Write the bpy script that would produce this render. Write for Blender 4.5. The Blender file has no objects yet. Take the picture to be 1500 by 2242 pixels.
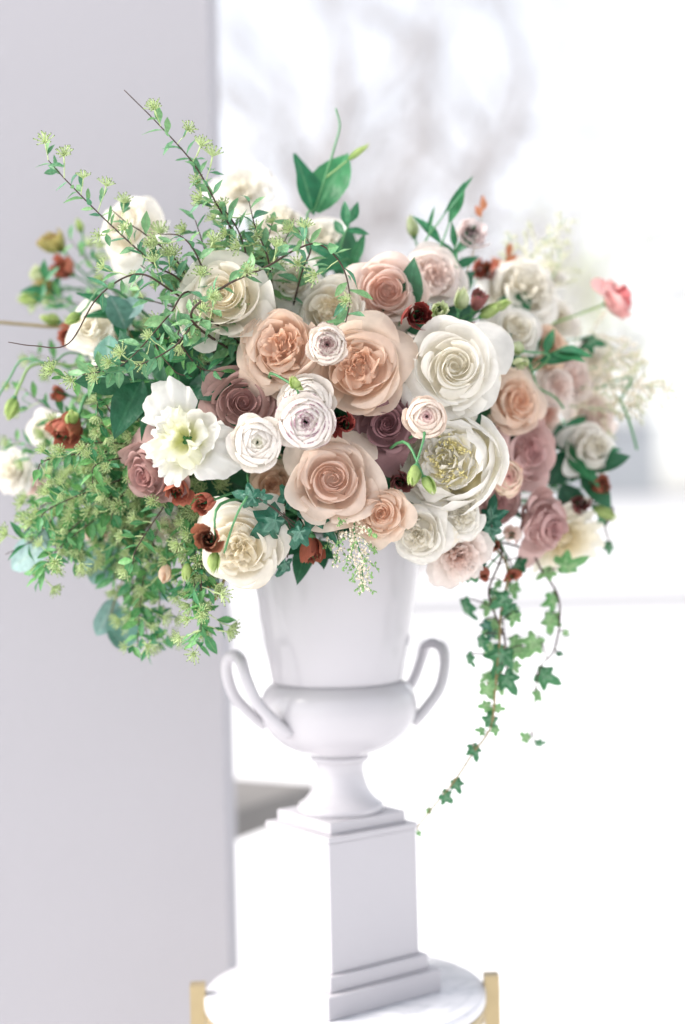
import bpy, math, random
from mathutils import Vector, Matrix, Quaternion

# ------------------------------------------------------------------ camera, world, sun, exposure
scene = bpy.context.scene
COL = scene.collection
R = math.radians
rnd = random.Random(7)

F = 3203.0                 # focal length in photograph pixels (80 mm lens on a 56 mm tall frame)
CU, CV = 750.0, 1121.0
CAM = Vector((0.010, -1.75, 1.16))
ROLL = 0.023
AX_R = Vector((math.cos(ROLL), 0, -math.sin(ROLL)))
AX_U = Vector((math.sin(ROLL), 0, math.cos(ROLL)))
AX_B = Vector((0, -1, 0))

cam_d = bpy.data.cameras.new('camera')
cam = bpy.data.objects.new('camera', cam_d)
COL.objects.link(cam)
cam_d.sensor_fit = 'VERTICAL'
cam_d.sensor_height = 56.0
cam_d.lens = 80.0
cam_d.clip_end = 2000
cam_d.dof.use_dof = True
cam_d.dof.focus_distance = 1.50
cam_d.dof.aperture_fstop = 2.2
cam.matrix_world = Matrix(((AX_R.x, AX_U.x, AX_B.x, CAM.x),
                           (AX_R.y, AX_U.y, AX_B.y, CAM.y),
                           (AX_R.z, AX_U.z, AX_B.z, CAM.z), (0, 0, 0, 1)))
scene.camera = cam

SUN_DIR = Vector((-0.90, -0.14, 0.78)).normalized()     # towards the sun
world = bpy.data.worlds.new('World')
scene.world = world
world.use_nodes = True
nt = world.node_tree
bgn = nt.nodes['Background']
sky = nt.nodes.new('ShaderNodeTexSky')
sky.sky_type = 'NISHITA'
sky.sun_disc = False
sky.sun_elevation = math.asin(SUN_DIR.z)
sky.sun_rotation = math.atan2(SUN_DIR.x, SUN_DIR.y)
sky.air_density = 1.0
sky.dust_density = 1.3
sky.ozone_density = 0.6
hs = nt.nodes.new('ShaderNodeHueSaturation')      # thin white cloud: the same sky, greyer
hs.inputs['Saturation'].default_value = 0.22
nt.links.new(sky.outputs[0], hs.inputs['Color'])
nt.links.new(hs.outputs[0], bgn.inputs[0])
bgn.inputs[1].default_value = 0.15
sun_d = bpy.data.lights.new('sun', 'SUN')
sun = bpy.data.objects.new('sun', sun_d)
COL.objects.link(sun)
sun_d.energy = 2.4
sun_d.angle = R(28)
sun_d.color = (1.0, 0.95, 0.88)
sun.rotation_euler = SUN_DIR.to_track_quat('Z', 'Y').to_euler()

vs = scene.view_settings
vs.view_transform = 'Standard'
vs.look = 'None'
vs.gamma = 1.0
vs.use_curve_mapping = False
vs.exposure = 1.08
try:
    vs.use_white_balance = True
    vs.white_balance_temperature = 6500
    vs.white_balance_tint = 12
except Exception:
    pass
scene.cycles.use_denoising = True
scene.cycles.max_bounces = 8
scene.cycles.transparent_max_bounces = 8

# ------------------------------------------------------------------ helpers
def P(u, v, y):
    """point seen at photograph pixel (u, v) on the vertical plane at world depth y"""
    d = y - CAM.y
    return CAM + Vector((0, d, 0)) + AX_R * ((u - CU) / F * d) + AX_U * (-(v - CV) / F * d)

def px(n, y=-0.15):
    return n * (y - CAM.y) / F

def tag(o, label=None, cat=None, group=None, kind=None):
    if label: o['label'] = label
    if cat: o['category'] = cat
    if group: o['group'] = group
    if kind: o['kind'] = kind
    return o

def new_mesh(name, verts, faces, mats=(), smooth=True, attr=None, fm=None):
    me = bpy.data.meshes.new(name)
    me.from_pydata([tuple(v) for v in verts], [], faces)
    if smooth:
        me.polygons.foreach_set('use_smooth', [True] * len(me.polygons))
    for m in (mats if isinstance(mats, (list, tuple)) else [mats]):
        me.materials.append(m)
    if fm:
        me.polygons.foreach_set('material_index', fm)
    if attr:
        a = me.attributes.new('pv', 'FLOAT_COLOR', 'POINT')
        flat = []
        for t in attr:
            flat.extend((t[0], t[1], t[2], 1.0))
        a.data.foreach_set('color', flat)
    me.update()
    return me

def link(name, me, parent=None, mw=None, mat=None):
    o = bpy.data.objects.new(name, me)
    COL.objects.link(o)
    if parent is not None:
        o.parent = parent
    if mw is not None:
        o.matrix_local = mw
    if mat is not None:
        o.material_slots[0].link = 'OBJECT'
        o.material_slots[0].material = mat
    return o

def empty(name, loc=(0, 0, 0)):
    o = bpy.data.objects.new(name, None)
    o.empty_display_size = 0.02
    COL.objects.link(o)
    o.location = loc
    return o

def frame_z(zdir, roll=0.0):
    z = Vector(zdir).normalized()
    a = Vector((0, 0, 1)) if abs(z.z) < 0.95 else Vector((0, 1, 0))
    x = a.cross(z).normalized()
    y = z.cross(x)
    m = Matrix((x, y, z)).transposed()
    return m @ Matrix.Rotation(roll, 3, 'Z')

def xf(loc, m3, s=1.0):
    if not isinstance(s, (tuple, list)):
        s = (s, s, s)
    return Matrix.Translation(loc) @ m3.to_4x4() @ Matrix.Diagonal((*s, 1))

class MB:
    def __init__(self):
        self.v, self.f, self.m = [], [], []
    def box(self, x0, x1, y0, y1, z0, z1, mi=0, M=None):
        b = len(self.v)
        pts = [Vector((x, y, z)) for z in (z0, z1) for y in (y0, y1) for x in (x0, x1)]
        self.v += [M @ p if M else p for p in pts]
        for q in ((0, 2, 3, 1), (4, 5, 7, 6), (0, 1, 5, 4), (2, 6, 7, 3), (0, 4, 6, 2), (1, 3, 7, 5)):
            self.f.append(tuple(b + i for i in q)); self.m.append(mi)
    def tube(self, pts, rad, n=6, mi=0, cap=True, flat=None):
        pts = [Vector(p) for p in pts]
        if not hasattr(rad, '__len__'):
            rad = [rad] * len(pts)
        b = len(self.v)
        prev = None
        for i, p in enumerate(pts):
            t = (pts[min(i + 1, len(pts) - 1)] - pts[max(i - 1, 0)])
            if t.length < 1e-9: t = Vector((0, 0, 1))
            t.normalize()
            if prev is None:
                a = Vector((0, 0, 1)) if abs(t.z) < .9 else Vector((1, 0, 0))
                nx = a.cross(t).normalized()
            else:
                nx = (prev - t * prev.dot(t))
                nx = nx.normalized() if nx.length > 1e-6 else t.orthogonal().normalized()
            prev = nx
            ny = t.cross(nx)
            for k in range(n):
                an = 2 * math.pi * k / n
                self.v.append(p + (nx * math.cos(an) * (flat or 1) + ny * math.sin(an)) * rad[i])
        for i in range(len(pts) - 1):
            for k in range(n):
                self.f.append((b + i * n + k, b + i * n + (k + 1) % n, b + (i + 1) * n + (k + 1) % n, b + (i + 1) * n + k)); self.m.append(mi)
        if cap:
            self.f.append(tuple(b + k for k in reversed(range(n)))); self.m.append(mi)
            e = b + (len(pts) - 1) * n
            self.f.append(tuple(e + k for k in range(n))); self.m.append(mi)
    def lathe(self, prof, n=64, mi=0, origin=(0, 0, 0)):
        b = len(self.v); o = Vector(origin)
        for r, z in prof:
            for k in range(n):
                a = 2 * math.pi * k / n
                self.v.append(o + Vector((r * math.cos(a), r * math.sin(a), z)))
        for i in range(len(prof) - 1):
            for k in range(n):
                self.f.append((b + i * n + k, b + i * n + (k + 1) % n, b + (i + 1) * n + (k + 1) % n, b + (i + 1) * n + k)); self.m.append(mi)
    def octa(self, c, r, mi=0, stretch=1.0, ax=Vector((0, 0, 1))):
        b = len(self.v); c = Vector(c)
        x = ax.orthogonal().normalized(); y = ax.cross(x)
        self.v += [c + x * r, c + y * r, c - x * r, c - y * r, c + ax * r * stretch, c - ax * r * stretch]
        for q in ((0, 1, 4), (1, 2, 4), (2, 3, 4), (3, 0, 4), (1, 0, 5), (2, 1, 5), (3, 2, 5), (0, 3, 5)):
            self.f.append(tuple(b + i for i in q)); self.m.append(mi)
    def mesh(self, name, mats, smooth=True):
        return new_mesh(name, self.v, self.f, mats, smooth, None, self.m)
    def build(self, name, mats, parent=None, smooth=True):
        return link(name, self.mesh(name, mats, smooth), parent)

def catmull(pts, n=8):
    pts = [Vector(p) for p in pts]
    if len(pts) < 3:
        return [pts[0].lerp(pts[-1], i / n) for i in range(n + 1)]
    e = [pts[0] * 2 - pts[1]] + pts + [pts[-1] * 2 - pts[-2]]
    out = []
    for i in range(1, len(e) - 2):
        p0, p1, p2, p3 = e[i - 1:i + 3]
        for k in range(n):
            t = k / n
            out.append(0.5 * ((2 * p1) + (p2 - p0) * t + (2 * p0 - 5 * p1 + 4 * p2 - p3) * t * t + (3 * p1 - p0 - 3 * p2 + p3) * t ** 3))
    out.append(pts[-1])
    return out

def resample(pts, step):
    out = [(pts[0], (pts[1] - pts[0]).normalized())]
    acc = 0.0
    for a, b in zip(pts, pts[1:]):
        L = (b - a).length
        if L < 1e-9: continue
        d = (b - a) / L
        s = step - acc
        while s <= L:
            out.append((a + d * s, d)); s += step
        acc = L - (s - step)
    return out

# ------------------------------------------------------------------ materials
def mat_base(name):
    m = bpy.data.materials.new(name)
    m.use_nodes = True
    n = m.node_tree.nodes
    return m, n, m.node_tree.links, n['Principled BSDF'], n['Material Output']

def plain(name, col, rough=0.5, noise=0.05, scale=20, bump=0.0, metal=0.0, spec=0.5, bscale=None):
    m, n, l, bs, out = mat_base(name)
    tc = n.new('ShaderNodeTexCoord')
    nz = n.new('ShaderNodeTexNoise'); nz.inputs['Scale'].default_value = scale; nz.inputs['Detail'].default_value = 5
    l.new(tc.outputs['Object'], nz.inputs['Vector'])
    mx = n.new('ShaderNodeMix'); mx.data_type = 'RGBA'
    mx.inputs[6].default_value = (*[c * (1 - noise) for c in col], 1)
    mx.inputs[7].default_value = (*[min(1, c * (1 + noise)) for c in col], 1)
    l.new(nz.outputs[0], mx.inputs[0])
    l.new(mx.outputs[2], bs.inputs['Base Color'])
    bs.inputs['Roughness'].default_value = rough
    bs.inputs['Metallic'].default_value = metal
    bs.inputs['Specular IOR Level'].default_value = spec
    if bump:
        nb = n.new('ShaderNodeTexNoise'); nb.inputs['Scale'].default_value = bscale or scale * 6; nb.inputs['Detail'].default_value = 6
        l.new(tc.outputs['Object'], nb.inputs['Vector'])
        bp = n.new('ShaderNodeBump'); bp.inputs['Strength'].default_value = bump; bp.inputs['Distance'].default_value = 0.01
        l.new(nb.outputs[0], bp.inputs['Height']); l.new(bp.outputs[0], bs.inputs['Normal'])
    return m

def petal_mat(name, outer, heart, edge=None, base=None, hp=(0.0, 0.75), trans=0.48, edge_from=0.9, rough=0.6):
    """petal colour: heart petals (attribute G near 0) to outer petals (G near 1); base and edge pigments along the petal (R)"""
    m, n, l, bs, out = mat_base(name)
    at = n.new('ShaderNodeAttribute'); at.attribute_name = 'pv'
    sp = n.new('ShaderNodeSeparateColor'); l.new(at.outputs['Color'], sp.inputs[0])
    def rng(sock, a, b, c=0.0, d=1.0):
        r = n.new('ShaderNodeMapRange'); r.interpolation_type = 'SMOOTHSTEP'
        r.inputs[1].default_value = a; r.inputs[2].default_value = b; r.inputs[3].default_value = c; r.inputs[4].default_value = d
        l.new(sock, r.inputs[0]); return r.outputs[0]
    def mix(f, a, b):
        x = n.new('ShaderNodeMix'); x.data_type = 'RGBA'
        if isinstance(f, float): x.inputs[0].default_value = f
        else: l.new(f, x.inputs[0])
        for s, i in ((a, 6), (b, 7)):
            if isinstance(s, tuple): x.inputs[i].default_value = (*s, 1)
            else: l.new(s, x.inputs[i])
        return x.outputs[2]
    c = mix(rng(sp.outputs[1], hp[0], hp[1]), heart, outer)
    if base:
        c = mix(rng(sp.outputs[0], 0.15, 0.7, 0.85, 0.0), c, base)
    tc = n.new('ShaderNodeTexCoord')
    if edge:
        nz0 = n.new('ShaderNodeTexNoise'); nz0.inputs['Scale'].default_value = 9
        l.new(tc.outputs['Object'], nz0.inputs['Vector'])
        ml = n.new('ShaderNodeMath'); ml.operation = 'MULTIPLY'
        l.new(rng(sp.outputs[0], edge_from, 1.0), ml.inputs[0])
        l.new(rng(nz0.outputs[0], 0.35, 0.6), ml.inputs[1])
        c = mix(ml.outputs[0], c, edge)
    # fine mottling and veins along the petal
    nz = n.new('ShaderNodeTexNoise'); nz.inputs['Scale'].default_value = 3; nz.inputs['Detail'].default_value = 2
    l.new(tc.outputs['Object'], nz.inputs['Vector'])
    hv = n.new('ShaderNodeHueSaturation')
    l.new(c, hv.inputs['Color'])
    l.new(rng(nz.outputs[0], 0.3, 0.7, 0.92, 1.06), hv.inputs['Value'])
    c = hv.outputs[0]
    l.new(c, bs.inputs['Base Color'])
    bs.inputs['Roughness'].default_value = rough
    bs.inputs['Specular IOR Level'].default_value = 0.25
    cx = n.new('ShaderNodeCombineXYZ')
    for ch, k, mul in ((2, 0, 16.0), (0, 1, 1.6), (1, 2, 37.0)):
        mm = n.new('ShaderNodeMath'); mm.operation = 'MULTIPLY'; mm.inputs[1].default_value = mul
        l.new(sp.outputs[ch], mm.inputs[0]); l.new(mm.outputs[0], cx.inputs[k])
    vn = n.new('ShaderNodeTexNoise'); vn.inputs['Scale'].default_value = 1.0; vn.inputs['Detail'].default_value = 1.5
    l.new(cx.outputs[0], vn.inputs['Vector'])
    bp = n.new('ShaderNodeBump'); bp.inputs['Strength'].default_value = 0.22; bp.inputs['Distance'].default_value = 0.003
    l.new(vn.outputs[0], bp.inputs['Height']); l.new(bp.outputs[0], bs.inputs['Normal'])
    tr = n.new('ShaderNodeBsdfTranslucent'); l.new(c, tr.inputs[0])
    ms = n.new('ShaderNodeMixShader'); ms.inputs[0].default_value = trans
    l.new(bs.outputs[0], ms.inputs[1]); l.new(tr.outputs[0], ms.inputs[2])
    l.new(ms.outputs[0], out.inputs[0])
    return m

def leaf_mat(name, c1, c2, vein, trans=0.25, rough=0.45, spec=0.4):
    m, n, l, bs, out = mat_base(name)
    oi = n.new('ShaderNodeObjectInfo')
    at = n.new('ShaderNodeAttribute'); at.attribute_name = 'pv'
    sp = n.new('ShaderNodeSeparateColor'); l.new(at.outputs['Color'], sp.inputs[0])
    mx = n.new('ShaderNodeMix'); mx.data_type = 'RGBA'
    mx.inputs[6].default_value = (*c1, 1); mx.inputs[7].default_value = (*c2, 1)
    l.new(oi.outputs['Random'], mx.inputs[0])
    r = n.new('ShaderNodeMapRange'); r.inputs[1].default_value = 0.0; r.inputs[2].default_value = 0.16; r.inputs[3].default_value = 0.6; r.inputs[4].default_value = 0.0
    l.new(sp.outputs[0], r.inputs[0])
    m2 = n.new('ShaderNodeMix'); m2.data_type = 'RGBA'
    l.new(r.outputs[0], m2.inputs[0]); l.new(mx.outputs[2], m2.inputs[6]); m2.inputs[7].default_value = (*vein, 1)
    tc = n.new('ShaderNodeTexCoord')
    nz = n.new('ShaderNodeTexNoise'); nz.inputs['Scale'].default_value = 6; nz.inputs['Detail'].default_value = 2
    l.new(tc.outputs['Object'], nz.inputs['Vector'])
    r2 = n.new('ShaderNodeMapRange'); r2.inputs[1].default_value = .3; r2.inputs[2].default_value = .7; r2.inputs[3].default_value = .8; r2.inputs[4].default_value = 1.15
    l.new(nz.outputs[0], r2.inputs[0])
    hv = n.new('ShaderNodeHueSaturation'); l.new(m2.outputs[2], hv.inputs['Color']); l.new(r2.outputs[0], hv.inputs['Value'])
    l.new(hv.outputs[0], bs.inputs['Base Color'])
    bs.inputs['Roughness'].default_value = rough
    bs.inputs['Specular IOR Level'].default_value = spec
    bp = n.new('ShaderNodeBump'); bp.inputs['Strength'].default_value = 0.2; bp.inputs['Distance'].default_value = 0.01
    l.new(nz.outputs[0], bp.inputs['Height']); l.new(bp.outputs[0], bs.inputs['Normal'])
    tr = n.new('ShaderNodeBsdfTranslucent'); l.new(hv.outputs[0], tr.inputs[0])
    ms = n.new('ShaderNodeMixShader'); ms.inputs[0].default_value = trans
    l.new(bs.outputs[0], ms.inputs[1]); l.new(tr.outputs[0], ms.inputs[2])
    l.new(ms.outputs[0], out.inputs[0])
    return m

PM = {
    'cream':  petal_mat('petal_cream', (.90, .87, .80), (.90, .82, .64), base=(.90, .81, .60), edge=(.88, .78, .64), edge_from=.95),
    'white':  petal_mat('petal_white', (.91, .89, .84), (.91, .87, .76), base=(.91, .86, .73), edge=(.87, .82, .70), edge_from=.95),
    'purewhite': petal_mat('petal_pure_white', (.88, .87, .83), (.86, .86, .66), base=(.78, .80, .42), hp=(0, .5)),
    'peach':  petal_mat('petal_peach', (.88, .73, .61), (.85, .57, .41), base=(.85, .58, .42)),
    'blush':  petal_mat('petal_blush', (.89, .75, .68), (.85, .59, .50), base=(.85, .62, .52)),
    'beige':  petal_mat('petal_beige', (.87, .74, .64), (.82, .59, .48), base=(.83, .62, .50)),
    'tan':    petal_mat('petal_tan', (.80, .62, .48), (.70, .46, .32)),
    'palepink': petal_mat('petal_pale_pink', (.89, .81, .76), (.86, .69, .62)),
    'mauve':  petal_mat('petal_mauve', (.52, .34, .31), (.50, .27, .25), trans=.25),
    'darkmauve': petal_mat('petal_dark_mauve', (.30, .17, .18), (.27, .12, .13), trans=.2),
    'dusty':  petal_mat('petal_dusty_pink', (.64, .44, .41), (.58, .33, .32), trans=.25),
    'rust':   petal_mat('petal_rust', (.34, .10, .06), (.16, .035, .025), edge=(.42, .17, .1), trans=.2),
    'darkred': petal_mat('petal_dark_red', (.27, .045, .04), (.10, .015, .015), edge=(.4, .12, .07), trans=.15),
    'coral':  petal_mat('petal_coral', (.46, .15, .10), (.26, .05, .03), edge=(.52, .24, .14), trans=.25),
    'brownrust': petal_mat('petal_brown_rust', (.36, .14, .08), (.10, .03, .02), edge=(.5, .26, .14), trans=.2),
    'plumbud': petal_mat('petal_plum', (.26, .10, .09), (.14, .04, .04), edge=(.4, .12, .16), trans=.2),
    'ranw':   petal_mat('petal_ranunculus_white', (.87, .82, .76), (.80, .78, .60), base=(.72, .76, .45), hp=(0, .35), trans=.25),
    'ranpic': petal_mat('petal_ranunculus_picotee', (.87, .81, .76), (.74, .62, .58), edge=(.22, .03, .12), hp=(0, .4), edge_from=.93, trans=.25),
    'ranbrown': petal_mat('petal_ranunculus_brown_edge', (.86, .78, .70), (.50, .34, .30), edge=(.20, .07, .08), hp=(.1, .5), edge_from=.9, trans=.25),
    'ranblush': petal_mat('petal_ranunculus_blush', (.86, .74, .64), (.72, .44, .44), hp=(0, .5), trans=.25),
    'ranpink': petal_mat('petal_ranunculus_pink', (.86, .50, .48), (.66, .07, .09), hp=(.35, .6), trans=.35),
    'rancream': petal_mat('petal_ranunculus_cream', (.86, .70, .55), (.74, .40, .34), edge=(.75, .35, .33), hp=(0, .5), trans=.25),
    'ranplum': petal_mat('petal_plum_picotee', (.84, .74, .72), (.6, .42, .45), edge=(.07, .012, .03), edge_from=.88, hp=(0, .3)),
    'peony':  petal_mat('petal_peony', (.92, .90, .85), (.93, .90, .78), base=(.94, .87, .58), hp=(.0, .45)),
    'greenbud': petal_mat('petal_green_bud', (.46, .58, .22), (.40, .54, .18), edge=(.62, .66, .36), base=(.26, .42, .12)),
    'palebud': petal_mat('petal_pale_bud', (.62, .68, .44), (.5, .6, .3), edge=(.74, .72, .56), base=(.4, .52, .2)),
    'olivebud': petal_mat('petal_olive_bud', (.42, .38, .14), (.4, .26, .12), edge=(.55, .3, .16), base=(.3, .36, .1)),
    'cherry': petal_mat('petal_cream_fringed', (.89, .85, .74), (.87, .78, .58), base=(.86, .78, .56)),
}
M_SPIREA = leaf_mat('leaf_spirea', (.08, .26, .15), (.21, .41, .17), (.31, .48, .24), trans=.24)
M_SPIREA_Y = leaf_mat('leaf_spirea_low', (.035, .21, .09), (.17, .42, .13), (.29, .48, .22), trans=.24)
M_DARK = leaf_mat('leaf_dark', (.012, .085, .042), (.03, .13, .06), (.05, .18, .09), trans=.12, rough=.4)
M_MID = leaf_mat('leaf_mid', (.02, .16, .07), (.04, .21, .08), (.12, .32, .15), trans=.18)
M_EUC = leaf_mat('leaf_eucalyptus', (.10, .27, .20), (.25, .36, .36), (.34, .46, .40), trans=.15, rough=.6)
M_IVY = leaf_mat('leaf_ivy', (.025, .14, .06), (.06, .22, .09), (.22, .38, .24), trans=.2)
M_IVY_DARK = leaf_mat('leaf_ivy_dark', (.014, .10, .06), (.022, .13, .075), (.16, .32, .24), trans=.08, rough=.35)
M_IVY_L = leaf_mat('leaf_ivy_light', (.12, .32, .11), (.22, .42, .17), (.36, .52, .28), trans=.3)
M_RUSTLEAF = leaf_mat('leaf_rust', (.42, .14, .06), (.5, .2, .1), (.5, .25, .15))
M_STEM = plain('stem_green', (.07, .24, .09), .5, .2, 60)
M_STEM_L = plain('stem_light_green', (.24, .38, .14), .5, .2, 60)
M_TWIG = plain('twig_brown', (.055, .03, .022), .7, .3, 120)
M_TWIG_L = plain('twig_tan', (.22, .17, .07), .7, .3, 120)
M_PED = plain('pedicel', (.52, .64, .30), .6, .1, 80)
M_BUD = plain('spirea_bud', (.40, .52, .24), .6, .25, 200)
M_BUDTIP = plain('spirea_bud_tip', (.10, .13, .05), .6, .2, 200)
M_ASTILBE = plain('astilbe_cream', (.86, .77, .62), .8, .15, 200)
M_ASTILBE_G = plain('astilbe_green', (.22, .40, .14), .7, .15, 200)
M_STAMEN = plain('stamen_yellow', (.90, .80, .40), .6, .15, 200)
M_FOAM = plain('floral_foam', (.02, .06, .03), .9, .3, 60, bump=.5)
M_CERAMIC = plain('glazed_ceramic', (.515, .50, .525), .16, .012, 6, bump=.03, bscale=30)
M_PLINTH = plain('painted_plinth', (.475, .46, .485), .35, .015, 8, bump=.05, bscale=60)
M_GOLD = plain('brushed_brass', (.44, .35, .20), .35, .1, 40, metal=.6)
M_PILLAR = plain('painted_pillar', (.385, .375, .40), .8, .02, 3, bump=.08, bscale=80)
M_FLOOR = plain('pale_paving', (.80, .80, .80), .8, .03, 1.2, bump=.05)
M_GROUND = plain('pale_ground', (.72, .72, .72), .9, .05, .15)
M_STEP = plain('grey_stone', (.20, .19, .18), .8, .1, 8, bump=.2)
M_STEPL = plain('light_stone', (.34, .34, .36), .8, .05, 3, bump=.1)
M_BARK = plain('pale_bark', (.36, .34, .34), .9, .15, 3, bump=.2)
M_WALLW = plain('white_render', (.8, .8, .8), .9, .03, 1)
M_SHED = plain('pale_grey_render', (.42, .44, .46), .9, .03, 1)
M_SPRING = leaf_mat('leaf_spring', (.5, .56, .28), (.6, .62, .36), (.6, .62, .4), trans=.5)

# marble top: pale with soft grey veins
def marble():
    m, n, l, bs, out = mat_base('marble')
    tc = n.new('ShaderNodeTexCoord')
    nz = n.new('ShaderNodeTexNoise'); nz.inputs['Scale'].default_value = 9; nz.inputs['Detail'].default_value = 8; nz.inputs['Distortion'].default_value = 1.6
    l.new(tc.outputs['Object'], nz.inputs['Vector'])
    cr = n.new('ShaderNodeValToRGB')
    e = cr.color_ramp.elements
    e[0].position = .42; e[0].color = (.66, .66, .69, 1)
    e[1].position = .58; e[1].color = (.69, .69, .72, 1)
    k = cr.color_ramp.elements.new(.5); k.color = (.54, .55, .585, 1)
    l.new(nz.outputs[0], cr.inputs[0]); l.new(cr.outputs[0], bs.inputs['Base Color'])
    bs.inputs['Roughness'].default_value = .22
    return m
M_MARBLE = marble()

# ------------------------------------------------------------------ the setting
g = MB(); g.v = [Vector(p) for p in ((-400, -30, -.02), (400, -30, -.02), (400, 700, -.02), (-400, 700, -.02))]; g.f = [(0, 1, 2, 3)]; g.m = [0]
tag(g.build('ground', M_GROUND, None, False), kind='structure')
def on_floor(u, v):
    d = P(u, v, 1.0) - CAM
    return CAM + d * (-CAM.z / d.z)
JA, JB = on_floor(1085, 2172), on_floor(1500, 2092)
jd = (JB - JA).normalized(); jn = Vector((-jd.y, jd.x, 0))
for k in (0, 1):
    e0, e1 = JA - jd * 9, JA + jd * 9
    sh = jn * (.011 if k else -.011); far = jn * (10 if k else -7)
    q = [e0 + sh, e1 + sh, e1 + sh + far, e0 + sh + far]
    if not k: q.reverse()
    v = [Vector((p.x, p.y, z)) for z in (-.018, 0) for p in q]
    f = [(3, 2, 1, 0), (4, 5, 6, 7)] + [(i, (i + 1) % 4, 4 + (i + 1) % 4, 4 + i) for i in range(4)]
    tag(link('patio', new_mesh('patio', v, f, M_FLOOR, False)), kind='structure')
for k in range(3):      # shallow terrace steps far behind
    g = MB(); y0 = 10.4 + k * 3.2; g.box(-1.2 + k * .3, 14, y0 + .0, y0 + .34, -.01, .09, M=Matrix.Rotation(.02, 4, 'Z'))
    tag(g.build('terrace_step', M_STEPL, None, False), kind='structure')

# pillar behind, left
g = MB()
xe = P(478, 1121, .35).x
pc = Matrix.Translation((-(xe - .37), -.45, 0))
pil = empty('pillar', (xe - .37, .45, 0))
ph = MB(); ph.box(xe - .74, xe, .35, .55, 0, 4.2)
o = ph.build('shaft', M_PILLAR, None, False); o.parent = pil; o.matrix_parent_inverse = pc
b = MB(); b.box(xe - .77, xe + .03, .32, .58, 0, .12)
o = b.build('base', M_PILLAR, None, False); o.parent = pil; o.matrix_parent_inverse = pc
tag(pil, 'smooth pale lilac grey square pillar rising behind the urn', 'pillar')

# stone bench standing behind pillar and urn: its thick top shows beside the urn's stem
A = P(512, 1779, .70)
be = empty('stone_bench', (A.x, A.y, 0))
Rb = Matrix.Rotation(math.atan2(.875, .48), 4, 'Z')
def bench_part(name, x0, x1, y0, y1, z0, z1):
    q = MB(); q.box(x0, x1, y0, y1, z0, z1, M=Rb); q.build(name, M_STEP, be, False)
bench_part('seat', -.02, .275, 0, .34, A.z - .048, A.z)
bench_part('leg', -.01, .03, .25, .33, 0, A.z - .0482)
bench_part('leg', .24, .27, .005, .05, 0, A.z - .0482)
tag(be, 'grey stone bench with thick top half hidden behind urn and pillar', 'bench')

# far white garden wall, grey hedge, bare trees
w = MB(); w.box(-2, 16, 29, 29.4, -.02, 1.3); 
ww = empty('garden_wall', (0, 29, 0)); o = w.build('wall', M_WALLW, None, False); o.parent = ww; o.matrix_parent_inverse = Matrix.Translation((0, -29, 0))
w = MB(); w.box(-2.05, 16.05, 28.95, 29.45, 1.3, 1.38); o = w.build('coping', M_STEPL, None, False); o.parent = ww; o.matrix_parent_inverse = Matrix.Translation((0, -29, 0))
tag(ww, 'low white garden wall far across the bright paving', 'wall')

def quad_cloud(n, fn, size, r):
    v, f, at = [], [], []
    for i in range(n):
        c = Vector(fn(r)); m = frame_z((r.gauss(0, 1), r.gauss(0, 1), r.gauss(0, 1)))
        s = size * r.uniform(.6, 1.3); b = len(v)
        for q in ((-s * .6, 0, 0), (0, -s, 0), (s * .6, 0, 0), (0, s, 0)):
            v.append(c + m @ Vector(q)); at.append((.5, 0, 0))
        f.append((b, b + 1, b + 2, b + 3))
    return v, f, at
he = empty('garden_shed', (6.0, 32, 0))
q = MB(); q.box(-1.1, 1.1, -1, 1, -.02, 2.95); q.build('wall', M_SHED, he, False)
q = MB(); q.box(-1.2, 1.2, -1.1, 1.1, 2.95, 3.07); q.build('roof', M_SHED, he, False)
tag(he, 'pale grey flat roofed shed showing over the far white wall', 'shed')

def bare_tree(base, height, rad, seed, lean, label):
    r = random.Random(seed)
    t = empty('bare_tree', base)
    tr, br = MB(), MB()
    def grow(p, d, L, rr, depth, mb):
        pts = [p.copy()]; n = 5
        for i in range(n):
            d = (d + Vector((r.gauss(0, .12), r.gauss(0, .12), r.gauss(0.03, .08)))).normalized()
            pts.append(pts[-1] + d * L / n)
        mb.tube(pts, [rr * (1 - .45 * i / n) for i in range(n + 1)], 6 if depth < 2 else 4)
        if depth >= 4: return
        for k in range(3 if depth else 5):
            i = r.randint(2, n); 
            dd = (d + Vector((r.gauss(0, .7), r.gauss(0, .7), r.gauss(.15, .4)))).normalized()
            grow(pts[i], dd, L * r.uniform(.5, .75), rr * .5, depth + 1, br)
    grow(Vector((0, 0, -.05)), Vector(lean).normalized(), height * .5, rad, 0, tr)
    tr.build('trunk', M_BARK, t); br.build('crown', M_BARK, t)
    tag(t, label, 'tree')
for (u, y, hgt, rad, seed, lean, lab) in (
    (610, 20, 10, .24, 1, (.06, 0, 1), 'forked bare winter tree far behind the tall leafy lisianthus tip'),
    (905, 24, 11, .22, 2, (-.05, 0, 1), 'slim bare winter tree far behind the blush roses'),
    (1180, 27, 11, .2, 5, (.1, 0, 1), 'bare winter tree beyond the wall behind the feathery plume'),
    (1440, 40, 14, .24, 4, (-.2, 0, 1), 'bare leaning winter tree beyond the wall behind the pink ranunculus'),
    (740, 34, 14, .24, 6, (.0, 0, 1), 'distant bare tree rising between the two nearer winter trees'),
    (500, 30, 13, .22, 8, (.12, 0, 1), 'bare winter tree half hidden behind the pillar edge'),
    (1060, 44, 16, .26, 9, (.02, 0, 1), 'farthest bare tree above the pale pink ruffled rose')):
    p = P(u, 1121, y); bare_tree((p.x, p.y, 0), hgt, rad, seed, lean, lab)
p = P(1300, 1121, 33)
sb = empty('spring_shrub', (p.x, p.y, 0))
v, f, at = quad_cloud(420, lambda r: (r.gauss(0, 1.0), r.gauss(0, .8), 6.3 + r.gauss(0, 1.5)), .13, random.Random(9))
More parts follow.
